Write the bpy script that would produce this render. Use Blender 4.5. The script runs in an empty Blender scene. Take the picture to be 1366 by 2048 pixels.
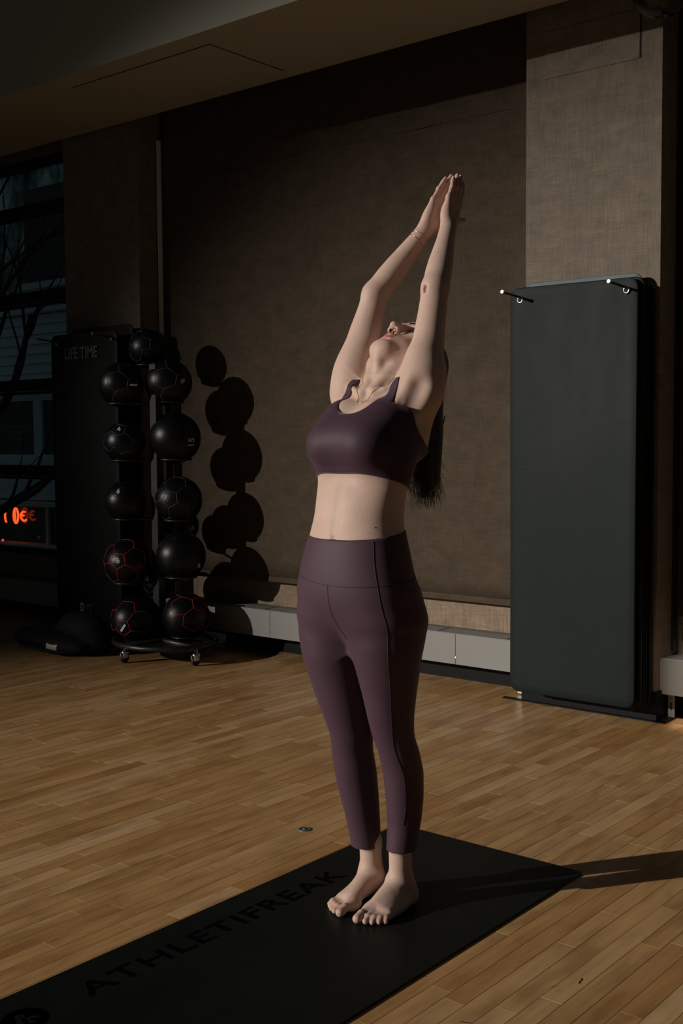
import bpy, bmesh, math, random
import numpy as np
from mathutils import Vector, Matrix
from mathutils.bvhtree import BVHTree
random.seed(7); rng = np.random.default_rng(7)
S = bpy.context.scene; COL = S.collection
# ---------------------------------------------------------------- camera (40 mm on a 24x36 frame, 1.3 m above the floor)
PSI, PIT, ROLL, EYE = math.radians(39.5), math.radians(3.73), math.radians(.4), 1.30
f0 = Vector((-math.sin(PSI), math.cos(PSI), 0)); r0 = Vector((math.cos(PSI), math.sin(PSI), 0)); u0 = Vector((0, 0, 1))
fw = f0*math.cos(PIT) - u0*math.sin(PIT); up = u0*math.cos(PIT) + f0*math.sin(PIT)
cr, sr = math.cos(ROLL), math.sin(ROLL)
Rv = r0*cr - up*sr; Uv = up*cr + r0*sr
cam = bpy.data.objects.new('camera', bpy.data.cameras.new('camera')); COL.objects.link(cam)
cam.matrix_world = Matrix(((Rv.x, Uv.x, -fw.x, 0), (Rv.y, Uv.y, -fw.y, 0), (Rv.z, Uv.z, -fw.z, EYE), (0, 0, 0, 1)))
cam.data.sensor_fit = 'VERTICAL'; cam.data.sensor_height = 36; cam.data.lens = 2300/2048*36; cam.data.clip_start = .05
S.camera = cam
# ---------------------------------------------------------------- light: dim dusk sky, one low warm beam from the left
W = bpy.data.worlds.new('World'); S.world = W; W.use_nodes = True
W.node_tree.nodes['Background'].inputs[0].default_value = (.60, .80, .86, 1)
W.node_tree.nodes['Background'].inputs[1].default_value = WORLD = .027
AZ, EL = math.radians(33), math.radians(15.3)
beam = Vector((math.sin(AZ)*math.cos(EL), math.cos(AZ)*math.cos(EL), -math.sin(EL)))
aim = Vector((-2.46, 2.45, 1.12))
ld = bpy.data.lights.new('low_beam', 'SPOT'); lo = bpy.data.objects.new('low_beam', ld); COL.objects.link(lo)
lo.location = aim - beam*40; lo.rotation_euler = beam.to_track_quat('-Z', 'Y').to_euler()
ld.energy = 64000; ld.color = (1, .92, .83); ld.shadow_soft_size = .17; ld.spot_blend = 1; ld.spot_size = 2*math.atan(4.7/40)
lo.scale = (1, .63, 1)      # oval cone, shaped to fade the light sooner up and down
S.view_settings.view_transform = 'Standard'; S.view_settings.look = 'None'; S.view_settings.gamma = 1
S.view_settings.use_curve_mapping = False; S.view_settings.exposure = 0

dd = bpy.data.lights.new('heater_fill', 'SPOT'); do = bpy.data.objects.new('heater_fill', dd); COL.objects.link(do)      # added fill spot without a fixture, brightens the right-hand heater
do.location = (-1.75, 3.2, 3.0); do.rotation_euler = (Vector((-1.88, 5.0, .20)) - do.location).to_track_quat('-Z', 'Y').to_euler()
dd.energy = 420; dd.color = (1, .86, .74); dd.shadow_soft_size = .04; dd.spot_blend = .7; dd.spot_size = 2*math.atan(.36/3.3)

# ---------------------------------------------------------------- helpers
def obj(name, me, mat=None, parent=None, smooth=False, **props):
    o = bpy.data.objects.new(name, me); COL.objects.link(o)
    if mat is not None and len(me.materials) == 0: me.materials.append(mat)
    if parent is not None: o.parent = parent
    if smooth: me.shade_smooth()
    for k, v in props.items(): o[k] = v
    return o
def bobj(name, bm, mat=None, parent=None, smooth=False, **props):
    me = bpy.data.meshes.new(name); bm.to_mesh(me); bm.free()
    return obj(name, me, mat, parent, smooth, **props)
def thing(name, label, cat, loc=(0, 0, 0), group=None):
    o = bpy.data.objects.new(name, None); COL.objects.link(o); o.location = loc; o.empty_display_size = .1
    o['label'] = label; o['category'] = cat
    if group: o['group'] = group
    return o
def box(bm, lo, hi, bev=0, seg=2):
    c = [(a + b)/2 for a, b in zip(lo, hi)]; s = [abs(b - a) for a, b in zip(lo, hi)]
    r = bmesh.ops.create_cube(bm, size=1, matrix=Matrix.Translation(c) @ Matrix.Diagonal((*s, 1)))
    if bev:
        ed = {e for v in r['verts'] for e in v.link_edges}
        bmesh.ops.bevel(bm, geom=list(ed), offset=bev, segments=seg, affect='EDGES', profile=.5)
def rbox(name, lo, hi, mat, parent=None, bev=0, **p):
    bm = bmesh.new(); box(bm, lo, hi, bev); return bobj(name, bm, mat, parent, **p)
def tube(bm, pts, rad, n=10, closed=False, caps=True):
    pts = [Vector(p) for p in pts]; N = len(pts)
    rad = [rad]*N if not hasattr(rad, '__len__') else list(rad)
    rings = []; prev = None
    for i, p in enumerate(pts):
        if closed: t = pts[(i+1) % N] - pts[i-1]
        else: t = pts[min(i+1, N-1)] - pts[max(i-1, 0)]
        t.normalize()
        if prev is None:
            a = t.orthogonal().normalized()
        else:
            a = prev - t*prev.dot(t)
            a = a.normalized() if a.length > 1e-6 else t.orthogonal().normalized()
        prev = a; b = t.cross(a)
        rings.append([bm.verts.new(p + (a*math.cos(2*math.pi*j/n) + b*math.sin(2*math.pi*j/n))*rad[i]) for j in range(n)])
    for i in range(N if closed else N-1):
        A, B = rings[i], rings[(i+1) % N]
        for j in range(n): bm.faces.new((A[j], A[(j+1) % n], B[(j+1) % n], B[j]))
    if not closed and caps: bm.faces.new(rings[0][::-1]); bm.faces.new(rings[-1])
def cyl(bm, a, b, r, n=20, r2=None): tube(bm, [a, b], [r, r if r2 is None else r2], n)
def lathe(bm, prof, c, n=28, axis=2):
    """prof = [(radius, height)...] turned round an axis through c"""
    rings = []
    for r, h in prof:
        ring = []
        for j in range(n):
            t = 2*math.pi*j/n; v = [r*math.cos(t), r*math.sin(t), h]
            if axis == 0: v = [v[2], v[0], v[1]]
            if axis == 1: v = [v[1], v[2], v[0]]
            ring.append(bm.verts.new((c[0]+v[0], c[1]+v[1], c[2]+v[2])))
        rings.append(ring)
    for A, B in zip(rings, rings[1:]):
        for j in range(n): bm.faces.new((A[j], A[(j+1) % n], B[(j+1) % n], B[j]))
    bm.faces.new(rings[0][::-1]); bm.faces.new(rings[-1])
def rslab(bm, x0, x1, z0, z1, y0, y1, r, seg=8, bev=.004):
    """upright slab with rounded corners in the x/z plane"""
    out = []
    for cx, cz, a0 in ((x1-r, z1-r, 0), (x0+r, z1-r, 90), (x0+r, z0+r, 180), (x1-r, z0+r, 270)):
        for i in range(seg+1):
            a = math.radians(a0 + 90*i/seg); out.append((cx, cz, math.cos(a), math.sin(a)))
    L = []
    for y, q in ((y0, bev), (y0+bev*.3, bev*.3), (y0+bev, 0), (y1-bev, 0), (y1-bev*.3, bev*.3), (y1, bev)):
        L.append([bm.verts.new((cx + ca*(r-q), y, cz + sa*(r-q))) for cx, cz, ca, sa in out])
    n = len(out)
    for A, B in zip(L, L[1:]):
        for j in range(n): bm.faces.new((A[j], A[(j+1) % n], B[(j+1) % n], B[j]))
    bm.faces.new(L[0][::-1]); bm.faces.new(L[-1]); bmesh.ops.recalc_face_normals(bm, faces=bm.faces)
def text_mesh(s, size, depth=.0006, space=1.0, bold=0.0):
    cu = bpy.data.curves.new('t', 'FONT'); cu.body = s; cu.size = size; cu.extrude = depth/2; cu.align_x = 'CENTER'; cu.align_y = 'CENTER'
    cu.space_character = space; cu.offset = bold; cu.resolution_u = 3
    o = bpy.data.objects.new('t', cu); COL.objects.link(o)
    dg = bpy.context.evaluated_depsgraph_get(); me = bpy.data.meshes.new_from_object(o.evaluated_get(dg))
    bpy.data.objects.remove(o); bpy.data.curves.remove(cu); return me
def place_text(name, s, size, M, mat, parent, depth=.0006, space=1.0, bold=0.0, **p):
    me = text_mesh(s, size, depth, space, bold); me.materials.clear(); me.transform(M); return obj(name, me, mat, parent, **p)

# ---------------------------------------------------------------- materials
def nodes(name):
    m = bpy.data.materials.new(name); m.use_nodes = True; t = m.node_tree; b = t.nodes['Principled BSDF']; return m, t, b
def plain(name, col, rough=.5, metal=0, spec=.5, emit=None, es=1, bump=0, bscale=200, sheen=0, coat=0):
    m, t, b = nodes(name); b.inputs['Base Color'].default_value = (*col, 1); b.inputs['Roughness'].default_value = rough
    b.inputs['Metallic'].default_value = metal; b.inputs['Specular IOR Level'].default_value = spec
    b.inputs['Sheen Weight'].default_value = sheen; b.inputs['Coat Weight'].default_value = coat
    if emit: b.inputs['Emission Color'].default_value = (*emit, 1); b.inputs['Emission Strength'].default_value = es
    if bump:
        tc = t.nodes.new('ShaderNodeTexCoord'); n = t.nodes.new('ShaderNodeTexNoise'); n.inputs['Scale'].default_value = bscale; n.inputs['Detail'].default_value = 3
        bp = t.nodes.new('ShaderNodeBump'); bp.inputs['Strength'].default_value = bump; bp.inputs['Distance'].default_value = .002
        t.links.new(tc.outputs['Object'], n.inputs['Vector']); t.links.new(n.outputs[0], bp.inputs['Height']); t.links.new(bp.outputs[0], b.inputs['Normal'])
    return m
def mapped_noise(t, scale, detail=4, sc=1.0, coord='Object'):
    tc = t.nodes.new('ShaderNodeTexCoord'); mp = t.nodes.new('ShaderNodeMapping'); mp.inputs['Scale'].default_value = scale
    n = t.nodes.new('ShaderNodeTexNoise'); n.inputs['Scale'].default_value = sc; n.inputs['Detail'].default_value = detail; n.inputs['Roughness'].default_value = .6
    t.links.new(tc.outputs[coord], mp.inputs[0]); t.links.new(mp.outputs[0], n.inputs['Vector']); return n.outputs[0]
def ramp(t, src, stops):
    r = t.nodes.new('ShaderNodeValToRGB'); e = r.color_ramp.elements
    while len(e) < len(stops): e.new(.5)
    for q, (p, c) in zip(e, stops): q.position = p; q.color = (*c, 1) if len(c) == 3 else c
    t.links.new(src, r.inputs[0]); return r.outputs[0]
def mix(t, mode, a, b, fac=1.0):
    m = t.nodes.new('ShaderNodeMix'); m.data_type = 'RGBA'; m.blend_type = mode
    if hasattr(fac, 'links'): t.links.new(fac, m.inputs[0])
    else: m.inputs[0].default_value = fac
    for s, i in ((a, 6), (b, 7)):
        if isinstance(s, tuple): m.inputs[i].default_value = (*s, 1)
        else: t.links.new(s, m.inputs[i])
    return m.outputs[2]
def linen(name, col, contrast=.22, weave=1.0):
    m, t, b = nodes(name)
    h = mapped_noise(t, (9*weave, 9*weave, 420*weave), 3); v = mapped_noise(t, (420*weave, 420*weave, 9*weave), 3)
    bl = mapped_noise(t, (9, 9, 14), 6)
    lo, hi = 1 - contrast, 1 + contrast
    c = mix(t, 'MULTIPLY', ramp(t, h, [(.3, (lo,)*3), (.7, (hi,)*3)]), ramp(t, v, [(.3, (lo,)*3), (.7, (hi,)*3)]))
    c = mix(t, 'MULTIPLY', c, ramp(t, bl, [(.3, (.82, .82, .80)), (.7, (1.16, 1.12, 1.10))]))
    c = mix(t, 'MULTIPLY', c, col)
    t.links.new(c, b.inputs['Base Color']); b.inputs['Roughness'].default_value = .9; b.inputs['Specular IOR Level'].default_value = .15
    bp = t.nodes.new('ShaderNodeBump'); bp.inputs['Strength'].default_value = .35; bp.inputs['Distance'].default_value = .0015
    a = t.nodes.new('ShaderNodeMath'); a.operation = 'ADD'; t.links.new(h, a.inputs[0]); t.links.new(v, a.inputs[1]); t.links.new(a.outputs[0], bp.inputs['Height'])
    t.links.new(bp.outputs[0], b.inputs['Normal'])
    return m
M_wall = linen('wallcovering', (.205, .175, .142)); M_shade = linen('shade_cloth', (.080, .061, .044), .20, 1.4)
M_strip = linen('wallcovering_low', (.28, .215, .155), .3)
M_soffit = plain('painted_soffit', (.42, .42, .35), .8, bump=.15, bscale=60)
M_ceil = plain('ceiling_paint', (.20, .20, .18), .9, bump=.1)
M_blackwall = plain('cove_base', (.006, .007, .008), .6, spec=.15, bump=.2)
M_heater = plain('heater_enamel', (.27, .27, .26), .5, spec=.25, bump=.05, bscale=40)
M_heater2 = plain('heater_bracket', (.42, .43, .40), .4, metal=.3)
M_gr = plain('heater_grille', (.15, .155, .145), .5, bump=.1)
M_dark = plain('dark_void', (.008, .008, .008), .8)
M_steel = plain('bright_steel', (.62, .62, .60), .22, metal=1)
M_blackmetal = plain('black_powdercoat', (.014, .015, .016), .38, bump=.1, bscale=400)
M_rubber = plain('black_rubber', (.012, .012, .013), .6, bump=.3, bscale=300)
M_mull = plain('mullion_bronze', (.014, .008, .006), .45, bump=.05)
BODY_H = 1.0
# ---------------------------------------------------------------- the setting: floor of maple strips
def wood():
    m, t, b = nodes('maple_strip')
    at = t.nodes.new('ShaderNodeAttribute'); at.attribute_name = 'tone'
    sep = t.nodes.new('ShaderNodeSeparateColor'); t.links.new(at.outputs['Color'], sep.inputs[0])
    base = ramp(t, sep.outputs[0], [(0, (.485, .252, .092)), (.3, (.55, .318, .130)), (.7, (.59, .355, .155)), (1, (.66, .43, .22))])
    tc = t.nodes.new('ShaderNodeTexCoord'); mp = t.nodes.new('ShaderNodeMapping'); mp.inputs['Scale'].default_value = (90, 3.2, 90)
    off = t.nodes.new('ShaderNodeCombineXYZ'); mu = t.nodes.new('ShaderNodeMath'); mu.operation = 'MULTIPLY'; mu.inputs[1].default_value = 37
    t.links.new(sep.outputs[1], mu.inputs[0]); t.links.new(mu.outputs[0], off.inputs[1]); t.links.new(mu.outputs[0], off.inputs[2])
    t.links.new(tc.outputs['Object'], mp.inputs[0]); t.links.new(off.outputs[0], mp.inputs['Location'])
    g = t.nodes.new('ShaderNodeTexNoise'); g.inputs['Scale'].default_value = 1; g.inputs['Detail'].default_value = 5; g.inputs['Distortion'].default_value = .6
    t.links.new(mp.outputs[0], g.inputs['Vector'])
    mp2 = t.nodes.new('ShaderNodeMapping'); mp2.inputs['Scale'].default_value = (14, 4, 14); t.links.new(tc.outputs['Object'], mp2.inputs[0]); t.links.new(off.outputs[0], mp2.inputs['Location'])
    g2 = t.nodes.new('ShaderNodeTexNoise'); g2.inputs['Scale'].default_value = 1; g2.inputs['Detail'].default_value = 4; t.links.new(mp2.outputs[0], g2.inputs['Vector'])
    c = mix(t, 'MULTIPLY', base, ramp(t, g.outputs[0], [(.3, (.90, .87, .84)), (.6, (1.05, 1.05, 1.05))]))
    c = mix(t, 'MULTIPLY', c, ramp(t, g2.outputs[0], [(.32, (.74, .70, .66)), (.5, (1, 1, 1)), (.72, (1.16, 1.18, 1.2))]))
    sc = mapped_noise(t, (26, 7, 1), 8)          # rubbed and scuffed patches
    c = mix(t, 'MULTIPLY', c, ramp(t, sc, [(.26, (.45, .40, .36)), (.33, (1, 1, 1))]))
    t.links.new(c, b.inputs['Base Color'])
    rn = mapped_noise(t, (5, 1.6, 1), 5)
    rr = ramp(t, rn, [(.3, (.28,)*3), (.7, (.44,)*3)]); t.links.new(rr, b.inputs['Roughness']); b.inputs['Specular IOR Level'].default_value = .45
    bp = t.nodes.new('ShaderNodeBump'); bp.inputs['Strength'].default_value = .12; bp.inputs['Distance'].default_value = .001
    t.links.new(g.outputs[0], bp.inputs['Height']); t.links.new(bp.outputs[0], b.inputs['Normal'])
    return m
M_wood = wood()
PW = .0575
def strip_verts(x0, x1, y0, y1, z0, z1, b):
    v = [(x0, y0, z0), (x1, y0, z0), (x1, y1, z0), (x0, y1, z0), (x0, y0, z1-b), (x1, y0, z1-b), (x1, y1, z1-b), (x0, y1, z1-b),
         (x0+b, y0+b, z1), (x1-b, y0+b, z1), (x1-b, y1-b, z1), (x0+b, y1-b, z1)]
    f = [(0, 1, 5, 4), (1, 2, 6, 5), (2, 3, 7, 6), (3, 0, 4, 7), (4, 5, 9, 8), (5, 6, 10, 9), (6, 7, 11, 10), (7, 4, 8, 11), (8, 9, 10, 11)]
    return v, f
floor = rbox('floor', (-9.8, -1.2, -.12), (1.6, 5.62, -.019), M_dark, kind='structure')
strips = []
x = -9.75
while x < 1.5:
    y = -1.15 - random.random()*.6
    while y < 5.1:
        L = random.choice((.28, .36, .45, .55, .62, .75, .9, 1.1)) * random.uniform(.85, 1.15)
        y1 = min(y + L, 5.12); 
        if y1 > -1.15: strips.append((x, x + PW - .0007, max(y, -1.15), y1 - .0006, random.random()**.9, random.random()))
        y = y1
        if y >= 5.11: break
    x += PW
def seen(s):     # area a strip takes up in the photograph, 0 outside the frame
    P = Vector(((s[0]+s[1])/2, (s[2]+s[3])/2, 0)); v = P - Vector((0, 0, EYE)); d = v.dot(fw)
    if d < .3: return 0
    px = 683 + 2300*v.dot(Rv)/d; py = 1024 - 2300*v.dot(Uv)/d
    if not (-20 < px < 1386 and py < 2080): return 0
    return (s[3]-s[2])*PW/d**3
order = sorted(range(len(strips)), key=lambda i: -seen(strips[i]))
def tone_attr(me, vals):
    a = me.color_attributes.new('tone', 'FLOAT_COLOR', 'POINT'); a.data.foreach_set('color', np.asarray(vals, np.float32).ravel())
V, Fc, T = [], [], []
for rank, i in enumerate(order):
    x0, x1, y0, y1, t0, t1 = strips[i]
    z1 = random.uniform(-.00025, .00005)
    v, f = strip_verts(x0, x1, y0, y1, -.018, z1, .0006)
    if rank < 300:
        me = bpy.data.meshes.new('plank'); me.from_pydata(v, [], f); tone_attr(me, [(t0, t1, 0, 1)]*len(v)); obj('plank', me, M_wood, floor)
    else:
        n = len(V); V += v; Fc += [tuple(q + n for q in g) for g in f]; T += [(t0, t1, 0, 1)]*len(v)
me = bpy.data.meshes.new('plank_field'); me.from_pydata(V, [], Fc); tone_attr(me, T); obj('plank_field', me, M_wood, floor, kind='stuff')

# window wall: solid wall with two projecting piers, spandrels under the glass, all covered in linen
YW, YC, YS, YH = 5.12, 4.885, 5.06, 4.93
PIERS = ((-6.43, -5.675), (-2.868, -2.185))
wall = rbox('wall_back', (-5.675, YW, 0), (-2.868, YW+.12, 3.9), M_strip, kind='structure')
for nm, a, b in (('wall_back_right', -2.185, 1.6),): rbox('wall_right', (a, YW, 0), (b, YW+.12, 3.9), M_strip, kind='structure')
sp = rbox('wall_left', (-9.8, YW, 0), (-6.43, YW+.12, .44), M_wall, kind='structure')
rbox('upper_wall', (-9.8, YW, 3.30), (-6.43, YW+.12, 3.9), M_wall, sp)
for i, (a, b) in enumerate(PIERS): 
    p = rbox('wall_pier_' + ('left', 'right')[i], (a, YC, .0), (b, YW+.12, 3.9), M_wall, kind='structure')
    if i == 1:      # flush access panel high on the right pier, gap on its right side
        rbox('access_panel', (-2.768, YC-.004, 2.97), (-2.291, YC, 3.185), M_wall, p, bev=.001)
        rbox('panel_gap', (-2.290, YC-.001, 2.97), (-2.2835, YC+.002, 3.185), M_dark, p)
for nm, a, b, y in (('baseboard_left', -9.8, -6.43, YW), ('baseboard_back', -5.675, -2.868, YW), ('baseboard_right', -2.185, 1.6, YW)):
    rbox(nm, (a, y-.012, 0), (b, y, .16), M_blackwall, kind='structure')
for nm, (a, b) in zip(('trim_1', 'trim_2'), PIERS):      # black cove base wrapped round each pier with a foot lying on the floor
    bm = bmesh.new(); box(bm, (a-.01, YC-.012, 0), (b+.01, YC, .135), .002); box(bm, (a-.11, YC-.03, 0), (b+.055, YC, .006), .002); box(bm, (b, YC-.03, 0), (b+.055, YW-.012, .006)); box(bm, (b, YC, .006), (b+.01, YW-.012, .135))
    bobj(nm, bm, M_blackwall, kind='structure')
# soffit and ceiling
ZS = 3.29
sof = rbox('ceiling_soffit', (-9.8, 4.04, ZS), (1.6, 4.85, 5.6), M_soffit, kind='structure')
rbox('ceiling_pocket', (-9.8, 4.85, 3.72), (1.6, 5.24, 5.6), M_dark, sof)
hx0, hx1, hy0, hy1 = -5.40, -4.30, 4.19, 4.74
rbox('hatch_gap', (hx0-.006, hy0-.006, ZS-.0012), (hx1+.006, hy1+.006, ZS), M_dark, sof)
rbox('access_hatch', (hx0, hy0, ZS-.004), (hx1, hy1, ZS-.0012), M_soffit, sof, bev=.0008)
rbox('ceiling', (-9.8, -1.2, 5.6), (1.6, 5.24, 5.7), M_ceil, kind='structure')

# window on the far left: bronze mullions and clear glass
win = rbox('window_1', (-9.8, 5.13, .44), (-6.43, 5.20, .485), M_mull, kind='structure')
for z0, z1 in ((1.03, 1.105), (1.66, 1.74), (2.30, 2.375), (2.935, 3.005), (3.28, 3.32)):
    rbox('transom', (-9.8, 5.115, z0), (-6.43, 5.20, z1), M_mull, win, bev=.003)
    rbox('transom_lip', (-9.8, 5.135, z0-.028), (-6.43, 5.16, z0-.012), M_mull, win)
rbox('jamb', (-6.46, 5.12, .485), (-6.43, 5.20, 3.28), M_mull, win)
rbox('window_mullion', (-8.0, 5.12, .485), (-7.94, 5.20, 3.28), M_mull, win)
mg, t, b = nodes('window_glass'); b.inputs['Base Color'].default_value = (.93, .97, .97, 1); b.inputs['Transmission Weight'].default_value = 1; b.inputs['Roughness'].default_value = 0; b.inputs['IOR'].default_value = 1.45
for z0, z1 in ((.485, 1.03), (1.105, 1.66), (1.74, 2.30), (2.375, 2.935), (3.005, 3.28)):
    rbox('pane', (-7.94, 5.165, z0), (-6.46, 5.171, z1), mg, win)
    rbox('pane', (-9.8, 5.165, z0), (-8.0, 5.171, z1), mg, win)

# roller shades
def shade(x0, x1, label, zb=.43):
    t = thing('roller_shade', label, 'shade', (0, 0, 0), 'roller shades drawn over the windows')
    bm = bmesh.new(); nx, nz = 40, 30
    g = [[bm.verts.new((x0 + (x1-x0)*i/nx, YS + .0025*math.sin(i*.9) + .002*math.sin(i*.37 + j*.12), zb + .03 + (3.62-zb-.03)*j/nz)) for i in range(nx+1)] for j in range(nz+1)]
    for j in range(nz):
        for i in range(nx): bm.faces.new((g[j][i], g[j][i+1], g[j+1][i+1], g[j+1][i]))
    bmesh.ops.recalc_face_normals(bm, faces=bm.faces); bmesh.ops.solidify(bm, geom=list(bm.faces), thickness=.0012)
    bobj('shade_cloth', bm, M_shade, t, True)
    rbox('hem_bar', (x0, YS-.008, zb), (x1, YS+.008, zb+.034), M_shade, t, bev=.004)
    rbox('cloth_seam', (x0, YS-.0045, 2.925), (x1, YS-.002, 2.931), M_shade, t)
    bm = bmesh.new(); cyl(bm, (x0, YS+.022, 3.64), (x1, YS+.022, 3.64), .028, 20); bobj('roller_tube', bm, M_blackmetal, t)
    return t
M_track = plain('track_leak_tone', (.72, .80, .80), .4)  # pale cold tone stands in for daylight leaking past the shade edge
s1 = shade(-5.648, -2.872, 'wide brown woven roller shade behind the woman, drawn down between the two piers')
rbox('side_track', (-5.660, YS-.030, .30), (-5.652, YS+.03, 3.2), M_track, s1, bev=.001, label='thin side track, pale tone standing in for daylight leaking past the shade')
s2 = shade(-2.150, 1.5, 'brown woven roller shade in shadow at right edge, beyond the pier with the hanging mats')
rbox('side_track', (-2.181, YS-.016, .30), (-2.173, YS+.03, 3.2), M_blackmetal, s2, bev=.001)

# baseboard heaters
def heater(x0, x1, label, joints, end_l, end_r):
    t = thing('baseboard_heater', label, 'heater', ((x0+x1)/2, YH, 0), 'long low baseboard heaters along the window wall'); o = t.location.copy()
    def P(nm, lo, hi, m, bev=0, **k):
        return rbox(nm, [a-b for a, b in zip(lo, (o.x, o.y, 0))], [a-b for a, b in zip(hi, (o.x, o.y, 0))], m, t, bev, **k)
    xs = [x0] + joints + [x1]
    for a, b in zip(xs, xs[1:]):
        P('front_panel', (a+.0012, YH, .118), (b-.0012, YH+.004, .276), M_heater, .0012)
    P('casing', (x0+.002, YH+.004, .14), (x1-.002, YW-.001, .262), M_dark)
    P('top_edge', (x0, YH, .2765), (x1, YH+.022, .280), M_heater); P('top_edge', (x0, YW-.05, .272), (x1, YW-.001, .277), M_gr)
    y = YH+.026
    while y < YW-.055: P('grille_slat', (x0, y, .268), (x1, y+.011, .2775), M_gr); y += .0165
    for i in range(int((x1-x0)/.42)+1):
        xx = x0 + .1 + i*.42
        if xx < x1-.02: P('grille_rib', (xx, YH+.022, .2775), (xx+.006, YW-.05, .279), M_gr)
    if end_l: P('end_cap', (x0-.002, YH, .118), (x0+.001, YW-.001, .279), M_heater)
    if end_r: P('end_cap', (x1-.001, YH, .118), (x1+.002, YW-.001, .279), M_heater)
    for xx in ([x0+.03] if end_l else []) + [j+.004 for j in joints] + ([x1-.06] if end_r else []):
        if xx in (x0+.03, x1-.06):
            lg = P('bracket', (xx, YH+.045, .0065), (xx+.032, YH+.049, .14), M_heater2, .001)
            P('bracket_slot', (xx+.013, YH+.0435, .04), (xx+.019, YH+.0452, .075), M_dark)
            P('bracket_screw', (xx+.014, YH+.043, .092), (xx+.020, YH+.0455, .098), M_steel)
        else: P('joint_clip', (xx-.004, YH-.003, .150), (xx+.002, YH, .160), M_steel, .001)
    return t
heater(-9.75, -6.44, 'white baseboard heater under the far left window', [-7.2], False, False)
heater(-5.64, -2.90, 'white baseboard heater under the wide shade behind the woman', [-4.62, -3.305], False, True)
heater(-2.195, 1.5, 'white baseboard heater at right edge, with a slotted foot bracket showing', [-.9], True, False)



rbox('wall_far_left', (-9.92, .2, 0), (-9.8, 5.24, 5.6), M_wall, kind='structure')
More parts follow.
